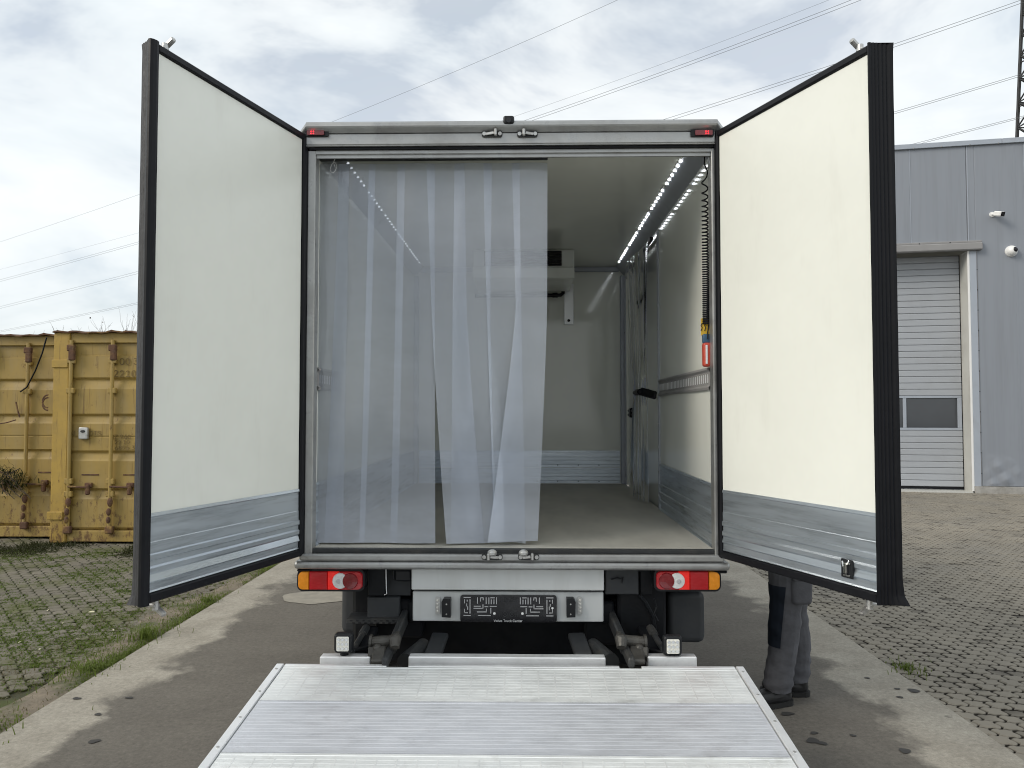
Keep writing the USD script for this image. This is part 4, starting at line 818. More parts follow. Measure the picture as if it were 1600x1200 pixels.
# ------------------------------------------------------------------ strip curtains
cur = thing('strip_curtain', 'clear plastic strip curtain hanging across the left of the open truck body', 'strip curtain', at(670, 245, 4.02))
a, b = at(487, 241, 4.02), at(856, 248, 4.02); k = MB(); k.span((a[0], 4.0, b[2] - .004), (b[0], 4.035, a[2] + .03), .003); k.build('hanging_rail', 'black_plastic', cur)
TOP = [(483, 543), (526, 584), (574, 631), (619, 678), (665, 725), (709, 768), (755, 812), (800, 856)]
BOT = [(481, 538), (509, 571), (563, 622), (611, 681), (699, 757), (705, 774), (774, 821), (763, 840)]
MID = [None, None, None, None, (674, 729), (707, 766), None, (806, 855)]
zt, zb = 2.962, 0.962; TH = 0.0022
for i, ((t0, t1), (b0, b1)) in enumerate(zip(TOP, BOT)):
    yy = 4.017 + (0.006 if i % 2 else 0.0); nx, nz = 9, 30; gx = np.zeros((nz, nx, 3)); md = MID[i]
    bow = 0.010 * (1 if i % 2 else -0.6)
    for a_ in range(nz):
        f = a_ / (nz - 1); z = zt + (zb - zt) * f + (0.0 if i != 7 else 0.012 * f)
        if md is None: l, r_ = t0 + (b0 - t0) * f ** 1.3, t1 + (b1 - t1) * f ** 1.3
        else:
            q = 0.39
            if f < q: l, r_ = t0 + (md[0] - t0) * f / q, t1 + (md[1] - t1) * f / q
            else:
                g = ((f - q) / (1 - q)); g = g ** 1.15; l, r_ = md[0] + (b0 - md[0]) * g, md[1] + (b1 - md[1]) * g
        x0, x1 = at(l, 600, 4.02)[0], at(r_, 600, 4.02)[0]
        for b_ in range(nx):
            t = b_ / (nx - 1); y = yy - bow * (1 - (2 * t - 1) ** 2) + 0.004 * f * math.sin(3.1 * f + 2.1 * i + 2 * t)
            if i == 7: y -= 0.05 * (1 - t) ** 3 * max(f - 0.25, 0) * 1.3
            if i == 6: y += 0.05 * math.sin(PI * t) * max(f - 0.3, 0)
            if i == 4: y -= 0.03 * (1 - t) * max(f - 0.3, 0)
            if i == 5: y += 0.035 * (t - 0.4) * max(f - 0.3, 0)
            gx[a_, b_] = (x0 + (x1 - x0) * t, y, z)
    V = np.vstack([gx.reshape(-1, 3), gx.reshape(-1, 3) + [0, TH, 0]]); m = nx * nz; F = []
    for a_ in range(nz - 1):
        for b_ in range(nx - 1):
            p = a_ * nx + b_; F += [[p, p + 1, p + nx + 1], [p, p + nx + 1, p + nx], [m + p, m + p + nx + 1, m + p + 1], [m + p, m + p + nx, m + p + nx + 1]]
    edge = [b_ for b_ in range(nx)] + [a_ * nx + nx - 1 for a_ in range(1, nz)] + [(nz - 1) * nx + b_ for b_ in range(nx - 2, -1, -1)] + [a_ * nx for a_ in range(nz - 2, 0, -1)]
    for p, q in zip(edge, edge[1:] + edge[:1]): F += [[p, m + p, m + q], [p, m + q, q]]
    obj('strip', (V, np.array(F)), 'pvc_strip', cur, smooth=40)
k = MB(); c = at(521, 262, 3.995); t = np.linspace(0, 2 * PI, 22); k.tube(np.stack([c[0] + .016 * np.sin(t) , np.full(22, c[1]), c[2] + .026 * np.cos(t) + .008 * np.sin(t)], 1), 0.0016, 5)
k.tube([at(524, 247, 3.99), at(521, 254, 3.985), at(524, 262, 3.985)], .0018, 5); k.build('tie_cord', 'white_print', cur)
# the bunched one at the side door
cs = thing('strip_curtain', 'dusky strip curtain bunched and tied back at the side door inside the truck', 'strip curtain', (0.93, 6.1, 2.92))
k = MB(); k.span((0.905, 5.62, 2.905), (0.93, 6.75, 2.935), .003); k.build('hanging_rail', 'black_plastic', cs)
for i in range(5):
    nz, nx = 34, 13; gx = np.zeros((nz, nx, 3)); ph_ = 1.3 * i
    for a_ in range(nz):
        f = a_ / (nz - 1); z = 2.905 + (0.975 - 2.905) * f
        w = 1.0 if False else (0.20 + 0.80 * min(1, abs(f - 0.575) / 0.575) ** 0.9)
        low = f > 0.575
        spread = (0.15 + (0.85 * ((0.575 - f) / 0.575) ** 1.1 if not low else 0.40 * ((f - 0.575) / 0.425) ** 0.7))
        yc0 = 5.66 + i * 0.165; cc = 5.82
        y0 = cc + (yc0 - cc) * spread; y1 = cc + (yc0 + 0.22 - cc) * spread
        for b_ in range(nx):
            t = b_ / (nx - 1)
            x = 0.895 - 0.012 * i + 0.009 * math.sin(ph_ + t * 3.2 + 2 * f) * (1.6 - spread) - 0.012 * i * (1 - spread) * 0.5
            gx[a_, b_] = (x, y0 + (y1 - y0) * t + 0.006 * math.sin(9 * f + i), z)
    V = np.vstack([gx.reshape(-1, 3), gx.reshape(-1, 3) + [-TH, 0, 0]]); m = nx * nz; F = []
    for a_ in range(nz - 1):
        for b_ in range(nx - 1):
            p = a_ * nx + b_; F += [[p, p + 1, p + nx + 1], [p, p + nx + 1, p + nx], [m + p, m + p + nx + 1, m + p + 1], [m + p, m + p + nx, m + p + nx + 1]]
    edge = [b_ for b_ in range(nx)] + [a_ * nx + nx - 1 for a_ in range(1, nz)] + [(nz - 1) * nx + b_ for b_ in range(nx - 2, -1, -1)] + [a_ * nx for a_ in range(nz - 2, 0, -1)]
    for p, q in zip(edge, edge[1:] + edge[:1]): F += [[p, m + p, m + q], [p, m + q, q]]
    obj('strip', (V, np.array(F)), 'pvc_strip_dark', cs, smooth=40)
k = MB(); k.box((0.872, 5.84, 1.795), (0.105, 0.27, 0.045), 0.016); k.bar((0.85, 5.74, 1.80), (0.94, 5.60, 1.765), .03, .06, .010); k.build('tie_strap', 'rubber', cs)

# tail-lift hand control on its coiled cable
rem = thing('hand_control', 'red lift hand control hanging on a coiled black cable inside the right wall', 'remote control', (0.93, 3.99, 2.0))
k = MB(); t = np.linspace(0, 1, 560); zc_ = 2.92 - 0.82 * t ** 0.62 * 1.0; zc_ = 2.90 - 0.80 * (t ** 0.55); ang = t * 50 * 2 * PI
k.tube(np.stack([0.930 + 0.0155 * np.cos(ang) , 3.985 + 0.0155 * np.sin(ang), zc_], 1), 0.0042, 5)
k.tube([(0.93, 3.985, 2.99), (0.928, 3.985, 2.94), (0.9455, 3.985, 2.90)], .004, 5); k.tube([(0.945, 3.985, 2.10), (0.936, 3.975, 2.06), (0.932, 3.965, 2.02)], .004, 5); k.build('coiled_cable', 'rubber', rem)
k = MB(); k.box((0.928, 3.99, 2.085), (0.048, 0.004, 0.088), 0.001); card = k.build('warning_card', 'yellow_card', rem)
k = MB()
for q in (-0.010, 0.008):
    k.tube([(0.920 + q, 3.987, 2.105), (0.914 + q, 3.987, 2.092), (0.920 + q, 3.987, 2.082), (0.914 + q, 3.987, 2.065)], .0028, 5)
k.build('print', 'lens_black', card)
k = MB(); v, f = rbox((0.042, 0.03, 0.05), .008, 8); k.add(v + [0.931, 3.985, 2.023], f); k.build('cable_grip', 'blue_card', rem, smooth=40)
k = MB(); v, f = rbox((0.042, 0.045, 0.125), .012, 10); k.add(v + [0.931, 3.985, 1.940], f); rb = k.build('handset', 'red_remote', rem, smooth=40)
k = MB(); k.box((0.926, 3.961, 1.94), (0.010, .003, .098), .001); k.build('button_strip', 'white_print', rb)

# ------------------------------------------------------------------ the grey hall
H_TOP = 7.31
hall = thing('industrial_hall', 'grey metal-clad industrial hall with a tall sectional door behind the truck', 'building', wall_pt(0, 0, 0))
def wspan(k, s0, s1, n0, n1, z0, z1, b=0.003):
    v, f = chamfer((s1 - s0, n1 - n0, z1 - z0), b); v = v + [(s0 + s1) / 2, (n0 + n1) / 2, (z0 + z1) / 2]
    return k.add([wall_pt(*q) for q in v], f)
def wpart(name, m, *spans, parent=hall, b=0.003):
    k = MB()
    for q in spans: wspan(k, *q, b)
    return k.build(name, m, parent)
DS0, DS1, DZ = -4.62, -0.125, 5.04                    # door opening
HS0, HS1 = -8.70, 9.70
seams = [-1.209 - 1.084 * i for i in range(7, 0, -1)] + [-1.209 + 1.084 * i for i in range(0, 11)]
seams = [HS0] + [s for s in seams if HS0 + .1 < s < HS1 - .1] + [HS1]
for a_, b_ in zip(seams, seams[1:]):                    # upright cladding panels; those over the door stop at the lintel
    pieces = []
    if b_ <= DS0 or a_ >= DS1 + 0.02: pieces = [(a_, b_, 0.14, H_TOP - .10)]
    else:
        l = max(a_, DS0); r_ = min(b_, DS1)
        if a_ < DS0: pieces.append((a_, DS0, 0.14, H_TOP - .10))
        if b_ > DS1 + 0.1: pieces.append((DS1 + 0.15, b_, 0.14, H_TOP - .10)); r_ = DS1 + 0.157
        pieces.append((l, r_, 5.064, H_TOP - .10))
    for x0, x1, z0, z1 in pieces:
        k = MB(); wspan(k, x0 + 0.004, x1 - 0.004, -0.09, 0.0, z0, z1, 0.006)
        if z0 < 1 and x1 - x0 > .5: wspan(k, x0 + .735, x0 + .775, 0.0005, 0.003, z0, z1 - .01, 0.001)
        k.build('wall_panel', 'hall_cladding', hall)
k = MB()
for a_ in seams[1:-1]:
    z0 = 0.15 if (a_ < DS0 or a_ > DS1 + .05) else 5.18
    if not (DS1 - .02 < a_ < DS1 + 0.1): wspan(k, a_ - 0.006, a_ + 0.006, -0.02, 0.0045, z0, H_TOP - 0.105, 0.001)
wspan(k, DS1 + .015, DS1 + .027, -0.02, 0.0045, 5.18, H_TOP - .105, 0.001)
k.build('seam_strip', 'hall_trim', hall)
wpart('side_wall', 'hall_cladding', (HS0, HS0 + 0.1, -14, -0.095, 0, H_TOP - .11)); wpart('side_wall', 'hall_cladding', (HS1 - 0.1, HS1, -14, -0.095, 0, H_TOP - .11))
wpart('roof', 'hall_lintel', (HS0 + 0.05, HS1 - 0.05, -14, -0.12, H_TOP - 0.25, H_TOP - 0.12))
x = HS0 - 0.05
while x < HS1:
    x1 = min(x + 3.1, HS1 + 0.05); wpart('roof_flashing', 'hall_trim', (x + .003, x1 - .003, -0.16, 0.05, H_TOP - 0.105, H_TOP), b=0.006); x = x1
k = MB()
for s in np.arange(HS0, HS1, 0.54): k.cyl(wall_pt(s, 0.05, H_TOP - .11), wall_pt(s, 0.05, H_TOP - .085), 0.012, n=6)
k.build('flashing_clips', 'hall_lintel', hall)
wpart('plinth', 'concrete_base', (DS1 + 0.03, HS1, -0.1, 0.055, -0.1, 0.135)); wpart('plinth', 'concrete_base', (HS0, DS0 - .02, -0.1, 0.055, -0.1, 0.135))
wpart('threshold', 'hall_jamb', (DS0, DS1, -0.6, 0.02, -0.05, 0.012))
wpart('lintel', 'hall_lintel', (DS0 - 0.25, 0.125, -0.02, 0.12, 5.0, 5.155), b=0.02); wpart('lintel_cap', 'hall_lintel', (DS0 - 0.25, 0.115, 0.0, 0.09, 5.157, 5.20), b=0.008)
k = MB()
for s in np.arange(DS0, 0, 0.59): k.cyl(wall_pt(s, 0.09, 5.17), wall_pt(s, 0.098, 5.17), .012, n=8)
k.build('rivets', 'chassis', hall)
wpart('door_jamb', 'hall_jamb', (DS1 - 0.015, DS1, -0.50, 0.001, 0.0, 5.0)); wpart('door_jamb', 'hall_jamb', (DS0, DS0 + .015, -0.50, 0.001, 0.0, 5.0))
wpart('jamb_edge', 'hall_white', (DS1 - 0.018, DS1 + 0.022, 0.0015, 0.016, 0.03, 4.998)); wpart('corner_trim', 'hall_trim', (DS1 + 0.023, DS1 + 0.15, 0.0, 0.022, 0.136, 4.998)); wpart('corner_trim', 'hall_trim', (DS0 - .14, DS0, 0.0, 0.022, 0.136, 4.998))
wpart('corner_bead', 'hall_lintel', (DS1 + 0.155, DS1 + 0.168, 0.0, 0.012, 0.136, 4.998))
k = MB()
for z in np.arange(0.4, 5, 0.42): k.cyl(wall_pt(DS1 + .16, 0.012, z), wall_pt(DS1 + .16, 0.019, z), .009, n=8)
k.build('screws', 'chassis', hall)
gate = wpart('sectional_door', 'hall_lintel', (DS0 + .016, DS1 - .016, -0.50, -0.46, 0.03, 5.0))
GS0, GS1 = DS0 + 0.05, DS1 - 0.036
WZ0, WZ1 = 1.27, 2.005
z = 0.055; H_ = 0.1335; i = 0
zs = [0.055 + H_ * j for j in range(0, 38)]
rows = [(a, min(a + H_, WZ0)) for a in np.arange(0.075, WZ0 - 0.02, (WZ0 - 0.075) / 9)]
rows = [(0.075 + (WZ0 - 0.075) / 9 * j, 0.075 + (WZ0 - 0.075) / 9 * (j + 1)) for j in range(9)] + [(WZ1 + (4.99 - WZ1) / 22 * j, WZ1 + (4.99 - WZ1) / 22 * (j + 1)) for j in range(22)]
for a_, b_ in rows:
    k = MB(); pr = [(a_ + .004, -0.455), (a_ + .004, -.424), (a_ + .012, -.416), (b_ - .016, -.416), (b_ - .006, -.428), (b_ - .002, -.428), (b_ - .002, -.455)]
    k.sheet(pr, GS0, GS1, lambda s, z, n: wall_pt(s, n, z)); k.build('slat', 'gate_slat', gate)
wpart('bottom_seal', 'rubber', (GS0, GS1, -0.46, -0.41, 0.025, 0.072), parent=gate)
wpart('side_gap', 'rubber', (GS1 + .001, DS1 - .017, -0.459, -0.425, 0.03, 4.99), parent=gate)
panes = [(GS1 - 0.085 - 1.0 - 1.07 * j, GS1 - 0.085 - 1.07 * j) for j in range(4)]
sp = [(GS0, GS1, -0.455, -0.412, WZ0 + .002, WZ0 + .05), (GS0, GS1, -0.455, -0.412, WZ1 - 0.05, WZ1 - .002), (GS1 - .083, GS1, -0.455, -0.413, WZ0 + .051, WZ1 - .051)]
for a_, b_ in panes: sp.append((max(a_ - .068, GS0), a_ - .002, -0.455, -0.413, WZ0 + .051, WZ1 - .051))
wf = wpart('window_frame', 'hall_trim', *sp, parent=gate)
for a_, b_ in panes: wpart('pane', 'dark_glass', (a_, b_, -0.445, -0.432, WZ0 + .053, WZ1 - .053), parent=gate)
# dent near the foot of the cladding
g = 26; P = []
for i in range(g):
    for j in range(g):
        s, z = 0.06 + 0.80 * i / (g - 1), 0.145 + 0.72 * j / (g - 1)
        e = max(0, 1 - ((i / (g - 1) - 0.30) / 0.75) ** 2 - (j / (g - 1) * 1.1) ** 2)
        rim = min(1, min(i, g - 1 - i, j + 3, g - 1 - j) / 5)
        w1 = abs(((s * 1.0 + z * 0.55) * 3.1) % 1 - 0.5) * 2; w2 = abs(((s * 0.7 - z * 1.2) * 2.3) % 1 - .5) * 2
        P.append(wall_pt(s, 0.004 + rim * e * (0.020 + 0.040 * w1 * (0.4 + w2) - 0.012), z))
F = [[i * g + j, (i + 1) * g + j, (i + 1) * g + j + 1] for i in range(g - 1) for j in range(g - 1)] + [[i * g + j, (i + 1) * g + j + 1, i * g + j + 1] for i in range(g - 1) for j in range(g - 1)]
tag(obj('dented_panel', (np.array(P), np.array(F)), 'hall_cladding', hall, smooth=20), 'crumpled foot of the cladding beside the door')
# security cameras
c = wall_pt(0.345, 0.0, 5.74)
sc = thing('security_camera', 'white box-shaped security camera on a short arm, the upper one on the hall wall', 'security camera', c)
N3 = np.array([WN[0], WN[1], 0]); D3 = np.array([WD[0], WD[1], 0])
k = MB(); k.cyl(c, c + N3 * 0.02, 0.055, 0.05, 20); k.build('mount', 'camera_white', sc, smooth=40)
k = MB(); k.cyl(c + N3 * .015, c + N3 * .085 + D3 * .03, 0.028, .025, 14); k.ball(c + N3 * .085 + D3 * .03, .032); k.build('arm', 'camera_white', sc, smooth=40)
ax = N3 * 0.86 + D3 * 0.42 + np.array([0, 0, -0.28]); ax /= np.linalg.norm(ax); p = c + N3 * .07 + D3 * .03
k = MB(); k.bar(p, p + ax * 0.19, 0.115, 0.105, 0.02); k.build('housing', 'camera_white', sc)
k = MB(); k.bar(p + ax * 0.191, p + ax * .199, 0.096, .088, .01); wn = k.build('window', 'lens_black', sc)
c = wall_pt(0.685, 0.0, 4.96)
sc2 = thing('security_camera', 'white round dome security camera with a dark eye, low on the hall wall', 'security camera', c)
k = MB(); k.cyl(c, c + N3 * .04, 0.118, .112, 28); k.build('base', 'camera_white', sc2, smooth=40)
k = MB(); k.ball(c + N3 * .04, .104, 3); k.build('dome', 'camera_white', sc2, smooth=True)
k = MB(); k.ball(c + N3 * .095 + D3 * .025 + [0, 0, .01], .060, 3); k.build('eye', 'lens_black', sc2, smooth=True)

# ------------------------------------------------------------------ containers
def container(x0, x1, yf, label, door_text, post_bright):
    z0, z1 = 0.06, 2.655
    t = thing('shipping_container', label, 'container', ((x0 + x1) / 2, yf, 0)); q = MB()
    pitch = 0.28; ys = np.arange(yf + 0.15, yf + 6.0, pitch)
    for x, s in ((x0 + 0.03, -1), (x1 - 0.03, 1)):
        pr = []
        for y in ys: pr += [(y, 0), (y + .07, 0), (y + .10, .032), (y + .20, .032), (y + .23, 0)]
        k = MB(); k.sheet(pr, z0 + .1, z1 - .06, lambda z, y, d: (x + s * d * 0.8, y, z)); k.build('side_wall', 'yellow_paint', t)
    k = MB(); k.span((x0, yf + .1, z1 - .07), (x1, yf + 6.05, z1 - .02)); k.build('roof', 'rust', t)
    k = MB(); k.span((x0, yf + .1, z0), (x1, yf + 6.05, z0 + .12)); k.build('base_frame', 'yellow_paint', t)
    k = MB(); k.span((x0, yf + 6.0, z0 + .1), (x1, yf + 6.05, z1 - .05)); k.build('end_wall', 'yellow_paint', t)
    for a_, b_ in ((x0, x0 + 0.20), (x1 - 0.10, x1)):
        k = MB(); k.span((a_, yf, z0 - .05), (b_, yf + .13, z1), .010); po = k.build('corner_post', 'bright_yellow_paint' if post_bright else 'yellow_paint', t)
        k = MB(); k.span((a_ - .012, yf - .016, 2.21), (b_ - .01, yf + .12, 2.31), .006); k.build('band', 'bright_yellow_paint', po); k = MB(); k.span((a_ - .03, yf - .020, 0.30), (b_ - .03, yf + .12, 0.40), .006); k.build('band', 'bright_yellow_paint', po)
    k = MB(); k.span((x0 + .2, yf + .03, z1 - .13), (x1 - .1, yf + .12, z1 - .002), .008); k.build('header', 'yellow_paint', t)
    k = MB(); k.span((x0 + .2, yf + .03, z0 - .04), (x1 - .1, yf + .12, z0 + .10), .008); k.build('door_sill', 'yellow_paint', t)
    k = MB(); v = []; f = []; nn = 40                            # ragged rusty lip of the roof
    for i in range(nn):
        x = x0 + (x1 - x0) * i / (nn - 1); w = 0.012 * math.sin(i * 1.7) + 0.010 * math.sin(i * .6)
        v += [(x, yf - .03, z1 + .012 + w), (x, yf - .03, z1 - .005 + w * .6), (x, yf + .16, z1 + .03), (x, yf + .16, z1 + .001)]
    for i in range(nn - 1):
        b_ = i * 4
        for a, c_ in ((0, 1), (1, 3), (3, 2), (2, 0)): f += [[b_ + a, b_ + c_, b_ + 4 + c_], [b_ + a, b_ + 4 + c_, b_ + 4 + a]]
    k.add(v, f); k.build('roof_lip', 'rust', t)
    dx0, dx1 = x0 + .205, x1 - .105; xm = (dx0 + dx1) / 2
    G = [(2.535, .03), (2.37, .03), (2.36, .048), (2.09, .052), (2.06, .018), (2.045, .018), (1.985, .036), (1.94, .048), (1.63, .052), (1.60, .018), (1.585, .018), (1.525, .036), (1.50, .048), (1.35, .05), (1.342, .042), (1.332, .042), (1.324, .05), (1.165, .052), (1.135, .018), (1.12, .018), (1.06, .036), (1.03, .048), (.69, .052), (.66, .018), (.645, .018), (.58, .036), (.55, .048), (.20, .052), (.165, .02), (.155, .0)]
    for a_, b_ in ((dx0, xm - .006), (xm + .006, dx1)):
        k = MB(); k.sheet(G, a_ + .004, b_ - .004, lambda x, z, d: (x, yf + .10 - d, z)); dd = k.build('door', 'yellow_paint', t)
        for x in (a_ + 0.06 + (0.0 if a_ == dx0 else .3), b_ - .34):
            if a_ == dx0: xx = a_ + 0.02 if x < (a_ + b_) / 2 else a_ + 0.55
            else: xx = b_ - .43 if x > b_ - .4 else b_ - .95
            k = MB(); k.cyl((xx, yf + .005, .12), (xx, yf + .005, 2.56), .023, n=12); rod = k.build('lock_rod', 'yellow_paint', dd)
            k = MB()
            for z in (1.92, .78, .62, 2.3): k.span((xx - .05, yf - .014, z - .035), (xx + .05, yf + .035, z + .035), .008)
            tag(k.build('brackets', 'yellow_paint', dd), kind='stuff')
            k = MB(); k.span((xx - .045, yf - .03, 2.42), (xx + .05, yf + .03, 2.50), .01); k.span((xx - .02, yf - .035, 2.30), (xx + .055, yf + .02, 2.43), .012); k.span((xx - .045, yf - .03, .13), (xx + .05, yf + .03, .22), .01)
            tag(k.build('cam_keepers', 'rust', dd), kind='stuff')
            for bz, bw in ((.52, .035), (.40, .03), (.30, .028)):
                k = MB(); k.ball((xx + .012 * math.sin(bz * 40), yf - .012, bz), (bw, .028, bw * 1.7), 1); k.build('lock_lug', 'rust', dd)
            k = MB(); k.span((xx + .20, yf + .005, .70), (xx + .29, yf + .045, .76), .008); k.span((xx + .22, yf - .02, .61), (xx + .27, yf + .03, .74), .012); k.cyl((xx, yf - .01, .715), (xx + .26, yf - .012, .705), .012); k.build('lock_handle', 'rust', dd)
            k = MB(); k.span((xx + .14, yf + .043, .85), (xx + .36, yf + .05, .868), .002); k.build('plate_slot', 'rust', dd)
    def txt(s, h, u, v):
        c_ = at(u, v, yf + 0.045); m = meshkit.text_mesh(s, h, .002); k = MB(); k.add([(c_[0] + p[0], c_[1] - .0055 - p[2], c_[2] + p[1]) for p in m.vertices], m.faces); k.build('lettering', 'stencil', t)
    for q in door_text: txt(*q)
    return t
ca = container(-8.46, -6.02, 9.95, 'yellow shipping container set further back, at the left edge of the picture', [], False)
cb = container(-5.985, -3.545, 9.58, 'rusty yellow shipping container with stencilled numbers, partly hidden by the left truck door', [('200 3', .085, 177, 570), ('2210', .085, 177, 589), ('M T', .055, 110, 680), ('OTS', .055, 139, 680), ('SZ 940', .055, 173, 686), ('22 10', .05, 179, 694), ('6895 30', .055, 179, 703)], True)
c = at(131, 677, 9.60); k = MB(); v, f = rbox((.115, .05, .15), .012, 8); k.add(v + c, f); bx = k.build('meter_box', 'zinc', cb, smooth=40)
k = MB(); k.ball(c + [0, -.026, .025], (.032, .005, .018), 2); k.build('badge', 'arm_paint', bx)
k = MB(); k.tube([at(73, 527, 9.55), at(66, 552, 9.60), at(55, 580, 9.70), at(42, 605, 9.85), at(32, 612, 9.93)], .010, 5); k.build('loose_cable', 'chassis', ca)
k = MB(); k.tube([at(25, 628, 9.90), at(28, 642, 9.89), at(31, 652, 9.90)], .010, 5); k.tube([at(0, 662, 9.9), at(12, 660, 9.88), at(25, 656, 9.9)], .008, 5); k.build('bent_wire', 'rust', ca)
k = MB()
for h0 in (0, 1):
    t = np.linspace(0, PI, 12); c = at(75, 627 + h0 * 4, 9.56); k.tube(np.stack([c[0] - .07 * np.sin(t) , np.full(12, c[1]), c[2] + .08 * np.cos(t)], 1), .010, 5)
k.build('hose_hook', 'rust', cb)
q = np.random.default_rng(41); c = at(15, 752, 9.86); n = 260
P = c + q.normal(0, 1, (n, 3)) * [.11, .03, .09]
v, f = blades(P, q.uniform(.04, .12, n), q.uniform(.008, .016, n), 2.4, q)
wd = thing('climbing_weed', 'straggly weed growing over the lock handle of the left container', 'weed', c); obj('leaves', (v, f), 'weed_blade', wd)
k = MB()
for i in range(7): k.tube([c + q.normal(0, .05, 3) * [1, .3, 1], c + [q.uniform(-.2, .2), -.03, q.uniform(-.1, .2)], c + [q.uniform(-.1, .35), -.02, q.uniform(-.25, .2)]], .005, 4)
k.build('stems', 'bare_twig', wd)

# ------------------------------------------------------------------ bare shrubs behind the containers
def shrub(x, y, h, label, seed, leaf=0, spread=0.45):
    q = np.random.default_rng(seed); t = thing('bare_shrub', label, 'shrub', (x, y, 0)); k = MB(); tips = []
    def grow(p, d, L, r_, lev):
        n_ = 5; pts = [p]
        for i in range(n_):
            d = d + q.normal(0, .13, 3); d[2] += .05; d /= np.linalg.norm(d); pts.append(pts[-1] + d * L / n_)
        k.tube(pts, np.linspace(r_, r_ * .55, n_ + 1), 5 if lev < 2 else 3)
        if lev >= 4: tips.append(pts[-1]); tips.append(pts[-3]); return
        for _ in range(3 if lev else 4):
            i = q.integers(2, n_ + 1); dd = d + q.normal(0, spread, 3); dd[2] = abs(dd[2]) * .8 + .25; grow(pts[i], dd / np.linalg.norm(dd), L * q.uniform(.5, .75), r_ * .55, lev + 1)
    for _ in range(4): grow(np.array([x + q.normal(0, .12), y + q.normal(0, .12), 0.0]), np.array([q.normal(0, .22), q.normal(0, .22), 1.0]), h * .48, .028, 0)
    top = max(p[2] for p in tips)
    k.build('branches', 'bare_twig', t)
    if leaf:
        P = np.array([tips[i] for i in q.integers(0, len(tips), leaf)]) + q.normal(0, .03, (leaf, 3)); v, f = blades(P, q.uniform(.03, .06, leaf), q.uniform(.02, .04, leaf), 2.0, q); obj('dead_leaves', (v, f), 'twig_leaf', t)
    return top
SH = [(-9.25, 13.6 + 3, 3.75, 'bare leafless shrub at the far left above the back container', 51, 0), (-9.0, 15.9, 3.65, 'thin bare shrub rising between the two yellow containers', 52, 0), (-8.75 + .6, 15.9, 3.7, 'shrub with withered brown leaves behind the two containers', 53, 150), (-7.55, 15.9, 3.7, 'shrub with withered brown leaves, the one nearest the truck door', 54, 150)]
for x, y, h, l, s_, lf in SH: shrub(x, y, h, l, s_, lf)

# ------------------------------------------------------------------ pylon and power lines
PY = 70.0; pb = at(1655, 645, PY); PX = pb[0]; PH = 58.0
py_ = thing('lattice_pylon', 'tall dark lattice steel pylon rising behind the grey hall', 'pylon', (PX, PY, 0))
hw = lambda z: 4.2 * (1 - z / 24.0) + 2.05 * (z / 24.0) if z < 24 else 2.05 - 1.35 * (z - 24) / 34
levels = [0, 6, 11.5, 16, 20, 23.2]
while levels[-1] < PH - 1.2: levels.append(levels[-1] + max(1.15, hw(levels[-1]) * 1.25))
levels.append(PH); C4 = [(-1, -1), (1, -1), (1, 1), (-1, 1)]
cz = lambda i, z: np.array([PX + C4[i % 4][0] * hw(z), PY + C4[i % 4][1] * hw(z), z])
for i in range(4):
    for a_, b_ in ((0, 24), (24, PH)):
        k = MB(); k.bar(cz(i, a_), cz(i, b_), .24, .24, .02, (0, 1, 0)); k.build('leg', 'pylon_steel', py_)
for a_, b_ in zip(levels, levels[1:]):
    for i in range(4):
        k = MB(); k.bar(cz(i, a_), cz(i + 1, b_), .11, .09, 0); k.build('brace', 'pylon_steel', py_)
        k = MB(); k.bar(cz(i + 1, a_), cz(i, b_), .11, .09, 0); k.build('brace', 'pylon_steel', py_)
    k = MB()
    for i in range(4): k.bar(cz(i, b_), cz(i + 1, b_), .10, .09, 0)
    k.build('ring', 'pylon_steel', py_)
# wires: each is fixed by three bearings of the survey, in one upright plane running away to the left
Yw = lambda u, o: 1.0 / ((1 + 1.1 * u / 1030) / (189.0 + o))
WIRES = [((0, 378), (520, 190), (965, 0), .022, 0, 'single topmost power line on the left, passing above the truck roof'),
         ((0, 421), (795, 185), (1295, 0), .014, 0, 'faint thin power line just above the upper twin lines'),
         ((0, 437), (815, 190), (1330, 0), .023, 0, 'upper line of the twin power lines that leave the picture at the top'), ((0, 440), (815, 194), (1330, 6), .023, 0, 'lower line of the twin power lines that leave the picture at the top'),
         ((0, 479), (1030, 189), (1590, 2), .022, 0, 'upper line of the twin power lines meeting the pylon at the top right corner'), ((0, 482), (1030, 193.5), (1590, 7), .022, 0, 'lower line of the twin power lines meeting the pylon at the top right corner'),
         ((20, 513), (1390, 177), (1580, 120.5), .020, 0, 'upper line of the middle twin power lines right of the right truck door'), ((20, 515), (1390, 180), (1580, 123.5), .020, 0, 'lower line of the middle twin power lines right of the right truck door'),
         ((20, 560), (1450, 219), (1580, 186), .018, 0, 'upper line of the lowest twin power lines just above the hall roof'), ((20, 562), (1450, 221.5), (1580, 188.5), .018, 0, 'lower line of the lowest twin power lines just above the hall roof')]
arms = {}
for (p0, p1, p2, rad, o, label) in WIRES:
    cf = np.polyfit([p0[0], p1[0], p2[0]], [p0[1], p1[1], p2[1]], 2); us = np.linspace(-420, 1640, 30)
    pts = np.array([at(u, np.polyval(cf, u), Yw(u, o)) for u in us])
    t = thing('power_line', label, 'power line', pts[15]); k = MB(); k.tube(pts, rad, 4); k.build('wire', 'cable_metal', t); arms.setdefault(round(pts[-1][2] / 2.5), pts[-1])
